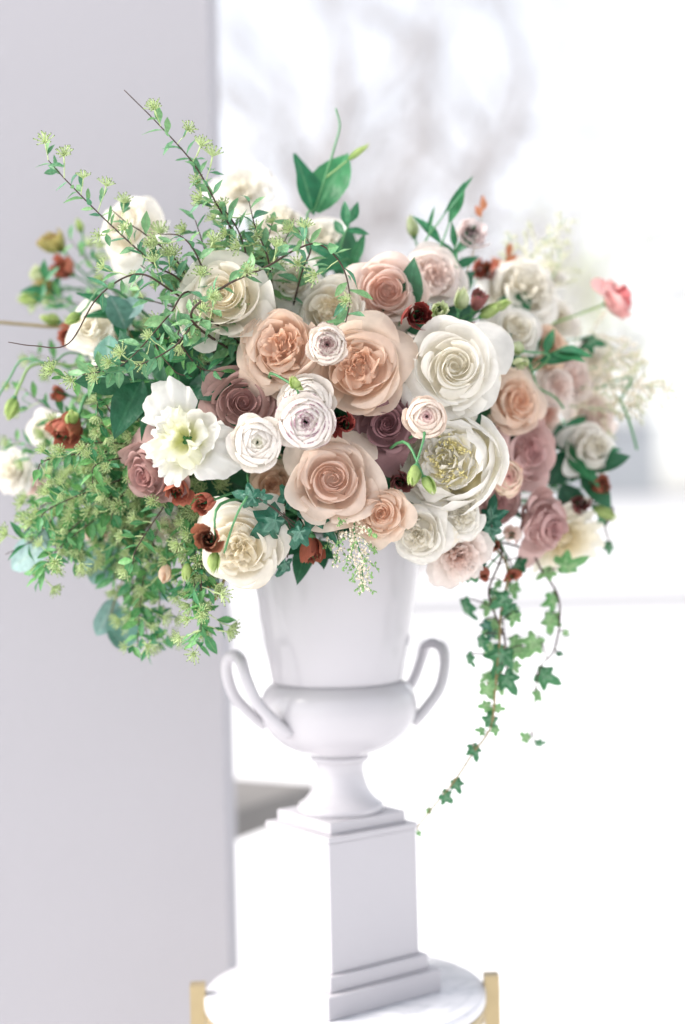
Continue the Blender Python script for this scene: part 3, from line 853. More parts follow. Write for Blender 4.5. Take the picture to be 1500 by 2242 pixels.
# ------------------------------------------------------------------ the flowers
RO, RA, LI, BU = 'rose', 'ran', 'lisi', 'bud'
FL = [
 # kind var colour u v d y face name label category
 (RO, 0, 'cream', 492, 652, 200, -.225, (-.10, .10, 1), 'rose', 'large cream rose with a golden heart behind the arching twig', 'rose'),
 (RO, 4, 'peach', 622, 765, 186, -.235, (-.05, .16, 1), 'rose', 'ruffled apricot peach rose touching the brown edged ranunculus on its left', 'rose'),
 (RO, 2, 'peach', 786, 806, 196, -.235, (.0, .10, 1), 'rose', 'open peach rose directly above the small dark red lisianthus', 'rose'),
 (RO, 3, 'white', 990, 808, 226, -.215, (.12, .05, 1), 'rose', 'very large ivory white garden rose above the peony', 'rose'),
 (RO, 1, 'blush', 846, 640, 166, -.15, (.05, -.05, 1), 'rose', 'full blush rose behind the curled dark red lisianthus', 'rose'),
 (RO, 2, 'palepink', 948, 606, 128, -.09, (.2, .15, 1), 'rose', 'pale pink ruffled rose below the dark plum edged bloom', 'rose'),
 (RO, 2, 'cream', 728, 678, 142, -.175, (.0, .15, 1), 'rose', 'cream rose half covered by the hanging spirea tip', 'rose'),
 (RO, 1, 'white', 642, 612, 108, -.165, (-.1, .2, 1), 'rose', 'small cream white rose under the arching spirea', 'rose'),
 (RO, 0, 'mauve', 532, 884, 158, -.222, (.1, .0, 1), 'rose', 'dusky mauve rose tucked beside the ruffled white bloom', 'rose'),
 (RO, 3, 'darkmauve', 848, 932, 146, -.218, (-.05, .05, 1), 'rose', 'dark plum mauve rose between peach rose and peony', 'rose'),
 (RO, 1, 'beige', 728, 1052, 196, -.25, (.0, .10, 1), 'rose', 'large blush beige rose below the dark red lisianthus', 'rose'),
 (RO, 3, 'peach', 836, 1122, 122, -.245, (-.12, -.05, 1), 'rose', 'small spiral peach rose above the drooping cream plume', 'rose'),
 (RO, 0, 'tan', 596, 1062, 96, -.17, (.1, .1, 1), 'rose', 'small tan rose in the shade above the ivy leaves', 'rose'),
 (RO, 4, 'cream', 528, 1196, 182, -.235, (-.2, -.28, 1), 'rose', 'wide cream rose hanging over the left rim of the urn', 'rose'),
 (RO, 2, 'white', 918, 1168, 128, -.20, (-.2, -.3, 1), 'rose', 'cream rose facing down over the right rim of the urn', 'rose'),
 (RO, 4, 'white', 1008, 1128, 98, -.19, (.0, .0, 1), 'rose', 'small ivory rose right under the peony', 'rose'),
 ('carn', 0, 'palepink', 1003, 1214, 140, -.16, (.0, -.25, 1), 'carnation', 'pale pink ruffled carnation low beside the urn neck', 'carnation'),
 (RO, 1, 'dusty', 1152, 990, 156, -.07, (.75, .05, 1), 'rose', 'dusty pink rose turned outward beside the peony', 'rose'),
 (RO, 0, 'dusty', 1190, 1150, 146, -.07, (.85, -.35, 1), 'rose', 'dusty pink rose pointing down over the fringed cream bloom', 'rose'),
 (RO, 2, 'dusty', 1090, 1100, 104, -.08, (.2, -.2, 1), 'rose', 'shaded pink rose behind the small blush ranunculus', 'rose'),
 (RO, 1, 'peach', 1128, 880, 144, -.09, (.55, .1, 1), 'rose', 'peach rose half hidden behind the large ivory rose', 'rose'),
 (RO, 3, 'white', 1122, 728, 126, -.05, (.35, .3, 1), 'rose', 'white rose below the pale green flower spike', 'rose'),
 (RO, 4, 'white', 1145, 640, 158, .02, (.3, .35, 1), 'rose', 'hazy white rose in the back beside the feathery plume', 'rose'),
 (RO, 0, 'tan', 1195, 765, 100, -.02, (.4, .2, 1), 'rose', 'tan peach rose behind the pale green buds', 'rose'),
 (RO, 2, 'palepink', 1248, 830, 116, .02, (.5, .1, 1), 'rose', 'soft pale pink rose at the edge of the cream plume', 'rose'),
 (RO, 1, 'palepink', 1300, 915, 110, .06, (.4, .0, 1), 'rose', 'faint pale pink rose under the cream plume', 'rose'),
 (RO, 3, 'white', 1292, 985, 112, .0, (.3, .2, 1), 'rose', 'white rose bud opening above the rust buds', 'rose', None, 1.5),
 ('fringe', 0, 'cherry', 1235, 1185, 200, .0, (.35, -.75, 1), 'chrysanthemum', 'broad fringed cream bloom below the dusty pink roses', 'chrysanthemum'),
 (RO, 3, 'white', 285, 505, 160, -.02, (-.55, .35, 1), 'rose', 'tall white rose behind the twigs against the pillar', 'rose', None, 1.3),
 (RO, 0, 'white', 218, 722, 156, -.10, (-.6, .1, 1), 'rose', 'white rose facing left above the rust lisianthus', 'rose', None, 1.2),
 ('carn', 0, 'white', 530, 422, 150, .06, (-.1, .5, 1), 'carnation', 'hazy white ruffled bloom at the top behind the spirea', 'carnation'),
 (RO, 2, 'white', 705, 528, 118, -.01, (.0, .45, 1), 'rose', 'pale white rose below the tall leafy lisianthus tip', 'rose'),
 (RO, 4, 'white', 612, 492, 104, .0, (-.1, .6, 1), 'rose', 'white rose peeping between spirea sprays at the top', 'rose'),
 (RO, 1, 'mauve', 326, 1036, 142, -.205, (-.7, -.5, 1), 'rose', 'dusky pink rose underneath the ruffled white bloom', 'rose'),
 ('carn', 0, 'white', 28, 1030, 110, .0, (-.6, -.1, 1), 'carnation', 'white bloom with greenish centre at the far left edge', 'carnation'),
 (RO, 1, 'white', 96, 935, 84, .03, (-.5, .1, 1), 'rose', 'small hazy white rose beside the hanging green bud', 'rose'),
 (RO, 2, 'palepink', 72, 1062, 70, .04, (-.4, -.3, 1), 'rose', 'small pale pink rose at the far left under the white bloom', 'rose'),
 (RO, 0, 'tan', 222, 965, 84, -.02, (-.3, .1, 1), 'rose', 'small tan cream rose hidden in the left spirea', 'rose'),
 (RO, 0, 'cream', 365, 1152, 74, -.14, (-.2, .1, 1), 'rose', 'small cream rose behind the lower spirea clusters', 'rose'),
 (RO, 2, 'beige', 210, 1160, 64, -.03, (-.3, -.1, 1), 'rose', 'small beige rose buried in the low left foliage', 'rose'),
 ('ruffled', 0, 'purewhite', 398, 962, 208, -.27, (-.12, .05, 1), 'lisianthus', 'large ruffled pure white bloom with frilly petals', 'flower'),
 ('peony', 0, 'peony', 985, 1008, 226, -.20, (-.30, .02, 1), 'peony', 'big bowl shaped white peony with yellow centre', 'peony'),
 (RA, 0, 'ranw', 563, 969, 120, -.285, (.1, -.05, 1), 'ranunculus', 'white ranunculus with a tiny dark centre beside the ruffled bloom', 'ranunculus'),
 (RA, 1, 'ranpic', 668, 926, 126, -.28, (.1, .05, 1), 'ranunculus', 'white ranunculus with fine purple petal edges', 'ranunculus'),
 (RA, 1, 'ranbrown', 716, 756, 92, -.275, (.05, .1, 1), 'ranunculus', 'small white ranunculus with brown edged heart between peach roses', 'ranunculus'),
 (RA, 0, 'ranblush', 932, 914, 96, -.265, (.12, .1, 1), 'ranunculus', 'small blush ranunculus resting on top of the peony', 'ranunculus'),
 (RA, 1, 'rancream', 1108, 1046, 86, -.13, (.4, .1, 1), 'ranunculus', 'small pink edged cream ranunculus before the dusty pink rose', 'ranunculus'),
 (RO, 1, 'ranpink', 1354, 655, 92, .05, (.85, .28, .30), 'ranunculus', 'pink ranunculus with red heart alone on a long stem', 'ranunculus', None, 1.2),
 ('carn', 0, 'white', 1222, 700, 112, .08, (.4, .4, 1), 'carnation', 'hazy white ruffled bloom above the tan peach rose', 'carnation'),
 (RO, 1, 'white', 1296, 800, 104, .09, (.5, .2, 1), 'rose', 'hazy white rose among the cream plumes', 'rose'),
 (RO, 3, 'blush', 1186, 905, 100, .0, (.5, .0, 1), 'rose', 'blush rose above the outward turned dusty pink rose', 'rose'),
 (RO, 2, 'palepink', 1215, 850, 90, -.02, (.4, .1, 1), 'rose', 'small pale pink rose crossed by a thin green stem', 'rose'),
 ('carn', 0, 'white', 1200, 600, 90, .12, (.3, .6, 1), 'carnation', 'faint white bloom inside the upper right plume', 'carnation'),
 (RA, 1, 'ranw', 672, 880, 120, -.255, (.0, .2, 1), 'ranunculus', 'cream ranunculus behind the purple edged one', 'ranunculus'),
 (LI, 0, 'ranplum', 1028, 512, 78, -.05, (.2, .15, 1), 'lisianthus', 'white bloom with dark plum petal edges at the top right', 'lisianthus'),
 (LI, 0, 'darkred', 912, 692, 72, -.215, (.2, -.1, 1), 'lisianthus', 'curled dark red lisianthus in front of the blush rose', 'lisianthus'),
 (LI, 1, 'darkred', 754, 930, 68, -.265, (-.1, .05, 1), 'lisianthus', 'dark red lisianthus at the middle of the bouquet', 'lisianthus'),
 (LI, 2, 'brownrust', 458, 1180, 66, -.30, (-.1, .1, 1), 'lisianthus', 'brown rust lisianthus lying on the wide cream rose', 'lisianthus'),
 (LI, 1, 'coral', 450, 1100, 60, -.275, (-.6, -.2, 1), 'lisianthus', 'coral rust lisianthus facing left above the cream rose', 'lisianthus'),
 (LI, 0, 'coral', 388, 1072, 62, -.215, (.0, -.6, 1), 'lisianthus', 'coral lisianthus hanging under the ruffled white bloom', 'lisianthus'),
 (LI, 2, 'coral', 146, 938, 88, -.13, (-.5, -.7, .8), 'lisianthus', 'rusty coral lisianthus drooping at the left', 'lisianthus'),
 (LI, 0, 'coral', 160, 728, 60, -.03, (-.4, -.5, 1), 'lisianthus', 'small coral lisianthus left of the white rose', 'lisianthus'),
 (LI, 1, 'rust', 684, 1204, 66, -.215, (.0, -1, .35), 'lisianthus', 'brownish rust lisianthus hanging upside down over the urn rim', 'lisianthus'),
 (LI, 0, 'plumbud', 876, 1052, 58, -.205, (.1, -.2, 1), 'lisianthus', 'dark plum lisianthus beside the green buds on the peony', 'lisianthus'),
 (LI, 1, 'coral', 140, 588, 58, .04, (-.6, .4, .8), 'lisianthus', 'coral lisianthus opening in the upper left bud spray', 'lisianthus'),
 (LI, 1, 'plumbud', 1044, 660, 50, -.10, (.35, .9, .6), 'lisianthus', 'mauve lisianthus bud beside the pale green spike', 'lisianthus'),
 (LI, 1, 'plumbud', 1038, 724, 42, -.13, (.5, .3, .8), 'lisianthus', 'dark mauve bud at the top of the large ivory rose', 'lisianthus'),
 (BU, 0, 'darkred', 1064, 752, 26, -.14, (.2, .9, .5), 'lisianthus_bud', 'slim dark red bud at the shoulder of the ivory rose', 'flower bud'),
 (LI, 0, 'rust', 1312, 1062, 50, .0, (.8, .1, .8), 'lisianthus', 'rust lisianthus under the white rose bud on the right', 'lisianthus'),
 (LI, 1, 'plumbud', 1268, 1102, 52, -.02, (.3, .0, 1), 'lisianthus', 'dark plum lisianthus above the fringed cream bloom', 'lisianthus'),
 (LI, 2, 'coral', 1120, 1258, 34, -.08, (.3, -.8, .8), 'lisianthus', 'little coral bloom above the ivy trails', 'lisianthus'),
 (LI, 1, 'coral', 1062, 1255, 36, -.10, (-.4, -.6, .8), 'lisianthus', 'little coral bloom left of the ivy trails under the carnation', 'lisianthus'),
 (LI, 2, 'blush', 1118, 1172, 40, -.10, (.3, .1, 1), 'lisianthus', 'little pink bloom against the dusty pink rose', 'lisianthus'),
 (LI, 0, 'coral', 1085, 1195, 30, -.115, (.0, -.2, 1), 'lisianthus', 'tiny coral bloom under the round ivy leaf', 'lisianthus'),
 (LI, 2, 'coral', 1060, 595, 56, .02, (.3, .3, 1), 'lisianthus', 'hazy coral bloom behind the pale pink ruffled rose', 'lisianthus'),
 (LI, 0, 'coral', 205, 690, 44, .02, (-.3, .1, 1), 'lisianthus', 'coral bloom behind the left white rose', 'lisianthus'),
 (LI, 0, 'coral', 130, 860, 44, -.06, (-.6, .2, .8), 'lisianthus', 'small coral bloom above the drooping rusty one', 'lisianthus'),
 (BU, 0, 'beige' if False else 'tan', 362, 1256, 40, -.18, (-.1, -.7, .8), 'lisianthus_bud', 'beige bud hanging in the low spirea', 'flower bud'),
 (BU, 1, 'greenbud', 410, 1252, 34, -.20, (.0, -.9, .5), 'lisianthus_bud', 'green bud hanging beside the beige bud', 'flower bud'),
 (BU, 0, 'greenbud', 24, 892, 38, -.10, (-.35, -1, .2), 'lisianthus_bud', 'long green bud nodding on a hooked stem at the left', 'flower bud'),
 (BU, 1, 'greenbud', 470, 1230, 36, -.295, (-.1, -1, .3), 'lisianthus_bud', 'pale green bud under the brown rust lisianthus', 'flower bud'),
 (BU, 0, 'greenbud', 160, 697, 30, -.14, (-.8, -.55, .3), 'lisianthus_bud', 'slim green bud beside the left white rose', 'flower bud'),
 (BU, 1, 'greenbud', 645, 838, 30, -.285, (-.2, .6, .8), 'lisianthus_bud', 'little bright green bud between peach rose and ranunculus', 'flower bud'),
 (BU, 0, 'greenbud', 655, 848, 18, -.283, (.6, -.3, .8), 'lisianthus_bud', 'tiny green bud attached beside the bright green one', 'flower bud'),
 (BU, 1, 'greenbud', 907, 1040, 42, -.30, (-.2, -.8, .7), 'lisianthus_bud', 'rounded green bud hanging in front of the peony', 'flower bud'),
 (BU, 0, 'greenbud', 938, 1062, 38, -.30, (.4, -.8, .6), 'lisianthus_bud', 'green bud with brown tip hanging in front of the peony', 'flower bud'),
 (LI, 1, 'palebud', 962, 680, 48, -.19, (.0, .1, 1), 'lisianthus_bud', 'pale green half open bud right of the curled dark red lisianthus', 'flower bud'),
 (BU, 1, 'palebud', 1010, 655, 40, -.12, (.2, .9, .6), 'lisianthus_bud', 'pale green bud left of the mauve bud', 'flower bud'),
 (BU, 0, 'greenbud', 1072, 682, 40, -.10, (.8, .4, .5), 'lisianthus_bud', 'pale green spike bud right of the mauve bud', 'flower bud'),
 (BU, 1, 'greenbud', 1100, 668, 30, -.095, (.9, .3, .5), 'lisianthus_bud', 'outermost bud of the pale green spike', 'flower bud'),
 (BU, 1, 'palebud', 903, 497, 36, -.05, (-.2, 1, .3), 'lisianthus_bud', 'upright pale green bud above the blush roses', 'flower bud'),
 (BU, 0, 'palebud', 1130, 762, 38, -.10, (-.7, .2, .8), 'lisianthus_bud', 'pale green bud right of the large ivory rose', 'flower bud'),
 (BU, 1, 'palebud', 1142, 795, 40, -.105, (.3, -.1, .9), 'lisianthus_bud', 'lower pale green bud right of the large ivory rose', 'flower bud'),
 (BU, 0, 'greenbud', 1322, 1122, 40, .0, (.8, -.5, .4), 'lisianthus_bud', 'green bud pointing out at the lower right', 'flower bud'),
 (LI, 1, 'palebud', 88, 602, 46, .05, (-.6, .6, .7), 'lisianthus_bud', 'pale green half open bud in the upper left spray', 'flower bud'),
 (BU, 0, 'olivebud', 104, 632, 46, .05, (-.9, .1, .5), 'lisianthus_bud', 'olive and rust bud in the upper left spray', 'flower bud'),
 (BU, 1, 'greenbud', 66, 652, 40, .05, (-1, -.15, .4), 'lisianthus_bud', 'lowest green bud of the upper left spray', 'flower bud'),
 (LI, 0, 'olivebud', 122, 530, 58, .06, (-.6, .7, .6), 'lisianthus', 'olive green hazy bloom above the upper left spray', 'lisianthus'),
 (BU, 1, 'greenbud', 174, 494, 24, .04, (-.3, 1, .3), 'lisianthus_bud', 'small green bud at the top of the upper left spray', 'flower bud'),
 (BU, 0, 'greenbud', 155, 915, 40, -.15, (.2, .5, .9), 'lisianthus_bud', 'green bud nestled on the drooping rusty lisianthus', 'flower bud'),
 (BU, 0, 'greenbud', 112, 700, 36, .0, (-.8, .2, .8), 'lisianthus_bud', 'pale green bud left of the coral lisianthus', 'flower bud'),
]
for s in FL:
    kind, var, col, u, v, d, y, face, name, label, cat = s[:11]
    dep = s[12] if len(s) > 12 else 1.0
    sep = 5 if kind in (LI, BU) and d > 20 else 0
    aim = None
    flower(kind, var, col, u, v, d, y, face, name, label, cat, None, dep, None, sep, True, aim)

# ------------------------------------------------------------------ foliage builders
def leaf_at(parent, origin, p, d, up, me, size, mat, name='leaf', wid=1.0):
    x = d.normalized(); z = (up - x * up.dot(x))
    z = z.normalized() if z.length > 1e-5 else x.orthogonal().normalized()
    y = z.cross(x)
    return link(name, me, parent, xf(p - origin, Matrix((x, y, z)).transposed(), (size, size * wid, size)), mat)

def umbel_mesh(seed, n=15):
    r = random.Random(seed); m = MB()
    m.tube([(0, 0, 0), (0, 0, .45)], .034, 4, 0)
    for k in range(n):
        a = k * GA; q = math.sqrt((k + .5) / n)
        th = q * 1.15
        d = Vector((math.sin(th) * math.cos(a), math.sin(th) * math.sin(a), math.cos(th)))
        L = r.uniform(.34, .54)
        e = Vector((0, 0, .42)) + d * L
        m.tube([Vector((0, 0, .42)), e], .022, 3, 0, False)
        m.octa(e, .050, 1, 1.15, d)
        m.octa(e + d * .042, .034, 2, 1.0, d)
    return m.mesh('flower_cluster', [M_PED, M_BUD, M_BUDTIP])
UMB = [umbel_mesh(s, n) for s, n in ((1, 24), (2, 30), (3, 18))]

def spirea(pts, label, group=None, seed=0, lsize=.023, umb=.022, low=False, step=.0065, ustep=5, thick=.0013, bare=0.0, twig=None):
    """twig through pts with alternate leaves and bud umbels on short side shoots"""
    r = random.Random(seed)
    path = catmull(pts, 8)
    o = path[0].copy()
    t = empty('spirea_branch', o)
    m = MB(); n = len(path)
    m.tube([p - o for p in path], [lerp(thick, thick * .4, i / (n - 1)) for i in range(n)], 5)
    m.build('stem', twig or M_TWIG, t)
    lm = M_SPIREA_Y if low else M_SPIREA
    sm = resample(path, step)
    for i, (p, d) in enumerate(sm):
        f = i / max(1, len(sm) - 1)
        if f > 1 - bare: break
        a = i * GA + r.uniform(-.4, .4)
        side = d.orthogonal().normalized(); side.rotate(Quaternion(d, a))
        if side.y > .5: side.y *= .3
        ld = (side * r.uniform(.7, 1.1) + d * r.uniform(.2, .8) + Vector((0, 0, r.uniform(-.35, .35)))).normalized()
        if i % ustep == 2:
            # side shoot carrying an umbel and two leaves
            L = r.uniform(.006, .02)
            e = p + ld * L
            ll = MB(); ll.tube([p - o, p + ld * L * .5 + Vector((0, 0, .001)) - o, e - o], .0005, 4, 0, False); sh = ll.build('side_shoot', M_PED, t)
            ud = (ld + Vector((0, -.35, .25))).normalized()
            link('flower_cluster', UMB[r.randrange(3)], sh, xf(e - o, frame_z(ud, r.uniform(0, 6)), umb * r.uniform(.8, 1.2)))
            for k in range(2):
                l2 = (ld + Vector((r.gauss(0, .7), r.gauss(-.1, .5), r.gauss(0, .7)))).normalized()
                leaf_at(t, o, p + ld * L * r.uniform(.3, .9), l2, Vector((r.gauss(0, .4), -.7, .7 + r.gauss(0, .3))), L_SPIREA[r.randrange(3)], lsize * r.uniform(.6, 1.05), lm, wid=r.uniform(.8, 1.15))
        else:
            me = L_LANCE[r.randrange(2)] if r.random() < .3 else L_SPIREA[r.randrange(3)]
            leaf_at(t, o, p, ld, Vector((r.gauss(0, .5), -.6, .8 + r.gauss(0, .4))), me, lsize * r.uniform(.6, 1.2), lm, wid=r.uniform(.75, 1.15))
    tag(t, label, 'branch', group)
    return t

def pp(*a): return [P(*q) for q in a]
FC = FOAM_C
S = spirea
S(pp((560, 760, -.10), (520, 540, -.19), (475, 448, -.215), (425, 360, -.22), (350, 275, -.22), (272, 197, -.22)), 'tallest spirea branch ending in a bare dark tip above the pillar edge', seed=1, step=.005, bare=.14, lsize=.021)
S(pp((480, 740, -.10), (400, 620, -.20), (340, 580, -.22), (240, 490, -.22), (150, 400, -.22), (105, 350, -.22)), 'long spirea branch crossing the white rose to the upper left', seed=2, step=.005, lsize=.021)
S(pp((470, 760, -.12), (400, 590, -.20), (320, 515, -.2), (275, 485, -.19), (240, 455, -.18)), 'thin spirea branch running behind the long upper left one', seed=3, step=.012)
S(pp((560, 800, -.12), (420, 700, -.265), (490, 628, -.275), (585, 583, -.27), (650, 545, -.25), (700, 535, -.245), (748, 580, -.25), (766, 650, -.255), (757, 706, -.258)), 'arching spirea branch sweeping over the cream roses with hanging tip', seed=4, step=.0085, thick=.0016)
S(pp((560, 720, -.10), (540, 560, -.2), (500, 470, -.21), (440, 425, -.2)), 'short leafy spirea branch at the top of the bouquet', seed=5)
S(pp((600, 720, -.10), (590, 580, -.2), (560, 500, -.21), (545, 440, -.2)), 'upright spirea branch in front of the hazy white bloom', seed=6)
S(pp((470, 700, -.12), (440, 580, -.22), (400, 520, -.225), (345, 512, -.225)), 'spirea branch with a bare twig tip over the white rose', seed=7, bare=.1)
S(pp((520, 740, -.12), (380, 640, -.22), (300, 600, -.23), (215, 650, -.23), (150, 752, -.23), (75, 757, -.23), (18, 749, -.23)), 'spirea branch arching left to a long bare dark tip', seed=8, bare=.36, step=.008)
S(pp((520, 740, -.14), (420, 640, -.23), (370, 690, -.25), (300, 770, -.26), (232, 828, -.26)), 'spirea branch slanting down before the left white rose', seed=9, bare=.0, step=.008)
S(pp((560, 780, -.14), (450, 700, -.245), (380, 760, -.26), (300, 800, -.26), (180, 820, -.25)), 'spirea branch with pale umbels above the dark leaves', seed=10)
S(pp((620, 760, -.12), (660, 600, -.19), (680, 540, -.2), (640, 490, -.19)), 'short spirea sprig above the small cream white rose', seed=11)
S(pp((600, 780, -.13), (400, 720, -.21), (430, 800, -.22), (490, 815, -.225)), 'dense umbel spray under the large cream rose', seed=12, umb=.026, ustep=2, low=True)
S(pp((560, 800, -.13), (350, 740, -.21), (380, 810, -.225), (420, 825, -.23)), 'umbel spray hanging just above the ruffled white bloom', seed=13, umb=.026, ustep=2, low=True)
S(pp((520, 800, -.12), (300, 790, -.2), (220, 800, -.21), (140, 830, -.2)), 'umbel spray left of the dark leaves', seed=14, umb=.024, ustep=3, low=True)
for k, (pts, lab, low) in enumerate((
    (((470, 980, -.10), (330, 1060, -.14), (220, 1130, -.15), (130, 1200, -.15), (80, 1268, -.14)), 'low spirea trail ending in bright pointed leaves over the pillar', True),
    (((480, 1020, -.08), (330, 1140, -.10), (290, 1280, -.09), (320, 1380, -.09), (330, 1432, -.09)), 'longest hanging spirea trail beside the silvery eucalyptus', True),
    (((500, 1080, -.12), (430, 1190, -.17), (440, 1290, -.18), (455, 1360, -.18), (432, 1412, -.18)), 'short hanging spirea trail left of the urn neck', True),
    (((460, 960, -.10), (280, 1010, -.12), (150, 1100, -.12), (75, 1180, -.12), (12, 1214, -.12)), 'spirea twig reaching out to the lower left frame edge', True),
    (((460, 940, -.08), (260, 930, -.08), (120, 900, -.06), (50, 850, -.05)), 'spirea spray behind the nodding green bud', True),
    (((460, 960, -.06), (240, 990, -.06), (110, 990, -.04), (20, 960, -.02)), 'hazy spirea spray by the small white roses', True),
    (((470, 940, -.02), (270, 860, -.02), (150, 800, 0), (60, 770, .02)), 'hazy spirea spray behind the bare dark tip', True),
    (((470, 820, 0), (290, 680, .0), (200, 580, .02), (150, 520, .03)), 'thin leafy spray beneath the olive green bloom', True),
    (((470, 820, 0), (270, 700, .0), (150, 660, .02), (90, 660, .03)), 'thin leafy spray beneath the lowest upper left bud', True),
)):
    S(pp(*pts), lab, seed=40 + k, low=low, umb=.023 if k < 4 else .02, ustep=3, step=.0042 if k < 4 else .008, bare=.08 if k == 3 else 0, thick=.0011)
r = random.Random(77)
for k in range(46):         # the mass of spirea at the lower left
    a = k * GA; q = math.sqrt((k + .5) / 46)
    eu, ev = 262 + 195 * q * math.cos(a), 1070 + 200 * q * math.sin(a)
    yy = r.uniform(-.20, .0)
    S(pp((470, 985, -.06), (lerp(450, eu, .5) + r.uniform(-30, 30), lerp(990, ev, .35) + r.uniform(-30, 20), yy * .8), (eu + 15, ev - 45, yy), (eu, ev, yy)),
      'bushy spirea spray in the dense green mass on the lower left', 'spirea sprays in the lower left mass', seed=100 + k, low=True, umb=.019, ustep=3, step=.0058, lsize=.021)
for k, (eu, ev, yy) in enumerate(((300, 1330, -.08), (345, 1400, -.10), (300, 1420, -.12), (350, 1310, -.13), (425, 1330, -.19), (440, 1385, -.20), (405, 1300, -.16), (110, 1250, -.13), (160, 1230, -.12), (60, 1160, -.10), (250, 1270, -.08), (90, 1110, -.06))):
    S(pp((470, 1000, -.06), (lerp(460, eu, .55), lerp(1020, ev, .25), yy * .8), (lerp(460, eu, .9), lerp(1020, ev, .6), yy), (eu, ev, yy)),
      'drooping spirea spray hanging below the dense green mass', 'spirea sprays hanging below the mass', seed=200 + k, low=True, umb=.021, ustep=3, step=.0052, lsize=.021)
r = random.Random(78)
for k in range(9):          # upper left layer over the cream rose
    eu, ev = ((r.uniform(280, 400), r.uniform(560, 680)) if k % 2 else (r.uniform(420, 640), r.uniform(470, 550)))
    S(pp((520, 720, -.06), (lerp(520, eu, .6), lerp(700, ev, .5), -.17), (eu, ev, r.uniform(-.23, -.17))),
      'small leafy spirea sprig among the upper left twigs', 'spirea sprigs among the upper left twigs', seed=140 + k, umb=.02, ustep=4, step=.0075)

def leafy(pts, label, leaves, cat='foliage', name='leafy_sprig', group=None, mat=None, lm=None, size=.05, seed=0, stem=None, thick=.0018, count=7, spread=1.0, upv=(0, -1, .4), wid=1.0, start=.3):
    r = random.Random(seed)
    path = catmull(pts, 6); o = path[0].copy()
    t = empty(name, o)
    m = MB(); n = len(path); m.tube([p - o for p in path], [lerp(thick, thick * .5, i / (n - 1)) for i in range(n)], 5); m.build('stem', stem or M_STEM, t)
    for k in range(count):
        f = lerp(start, 1, k / max(1, count - 1)); i = min(n - 1, int(f * (n - 1)))
        d = (path[min(i + 1, n - 1)] - path[max(i - 1, 0)]).normalized()
        s = 1 if k % 2 else -1
        side = d.cross(Vector(upv)).normalized() * s
        ld = (side * spread * r.uniform(.5, 1.1) + d * r.uniform(.4, 1) + Vector((r.gauss(0, .2), r.uniform(-.4, .2), r.gauss(0, .25)))) if k < count - 1 else d
        leaf_at(t, o, path[i], ld, Vector(upv) + Vector((r.gauss(0, .3), r.gauss(0, .2), r.gauss(0, .3))), leaves[r.randrange(len(leaves))], size * r.uniform(.7, 1.15), mat, wid=wid * r.uniform(.85, 1.1))
    tag(t, label, cat, group)
    return t

# dark broad leaves filling the depth of the bouquet
r = random.Random(5)
DK = 'dark green leafy sprig deep in the gaps between the flowers'
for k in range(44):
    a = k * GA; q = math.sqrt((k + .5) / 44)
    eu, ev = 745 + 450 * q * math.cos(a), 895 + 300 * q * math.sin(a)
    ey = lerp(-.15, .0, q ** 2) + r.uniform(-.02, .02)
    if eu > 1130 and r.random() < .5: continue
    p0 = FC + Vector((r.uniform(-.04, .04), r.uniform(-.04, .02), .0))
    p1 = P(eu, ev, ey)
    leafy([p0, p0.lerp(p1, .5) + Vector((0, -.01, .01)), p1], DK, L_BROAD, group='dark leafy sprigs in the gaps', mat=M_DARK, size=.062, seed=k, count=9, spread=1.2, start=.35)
for k, (u, v, y, du, dv, sz, mt, lab) in enumerate((
    (365, 845, -.205, -80, -10, .07, M_DARK, 'broad dark leaves above the ruffled white bloom'),
    (420, 850, -.205, 40, 40, .07, M_DARK, 'dark leaves between the umbel spray and ruffled white bloom'),
    (880, 760, -.14, 10, -70, .06, M_DARK, 'dark leaves in the gap left of the large ivory rose'),
    (500, 1020, -.15, 10, 60, .07, M_DARK, 'dark leaves in the hollow below the white ranunculus'),
    (690, 1190, -.16, -30, 5, .05, M_DARK, 'dark leaves over the urn rim behind the upside down lisianthus'),
    (840, 1010, -.15, 30, 0, .05, M_DARK, 'dark leaf pair under the plum mauve rose'),
    (1230, 1060, .0, 70, -30, .06, M_DARK, 'dark leaves under the white rose bud on the right'),
    (1210, 960, .0, 60, 50, .05, M_MID, 'green leaves right of the dusty pink rose'),
    (1180, 790, -.06, 40, -20, .045, M_MID, 'green leaves around the pale green buds'),
    (770, 585, -.1, -40, -5, .05, M_MID, 'green strap leaf left of the blush rose'),
    (990, 590, -.06, 5, -50, .034, M_MID, 'pointed green leaves beside the plum edged bloom'),
    (600, 680, -.12, -10, -80, .05, M_DARK, 'dark leaves between the cream roses'),
    (290, 710, -.12, -40, -20, .05, M_MID, 'slim green leaves right of the left white rose'),
    (120, 650, .02, -20, -40, .03, M_MID, 'small green leaves on the upper left bud spray'),
)):
    p1 = P(u + du, v + dv, y); pm = P(u, v, y + .02)
    leafy([FC.copy(), FC.lerp(pm, .6), pm, p1], lab, L_BROAD if mt is M_DARK else L_LANCE, mat=mt, size=sz, seed=300 + k, count=6, start=.62, wid=1.0 if mt is M_DARK else 1.4)

r = random.Random(15)
for k in range(12):
    eu, ev = r.uniform(140, 400), r.uniform(920, 1190)
    p1 = P(eu, ev, r.uniform(-.06, .03))
    leafy([FC.copy(), FC.lerp(p1, .55) + Vector((0, .0, -.01)), p1], 'dark leafy sprig shaded inside the lower left spirea mass', L_LANCE, group='dark sprigs inside the spirea mass', mat=M_DARK, size=.045, seed=600 + k, count=9, spread=1.2, start=.45, wid=1.7)

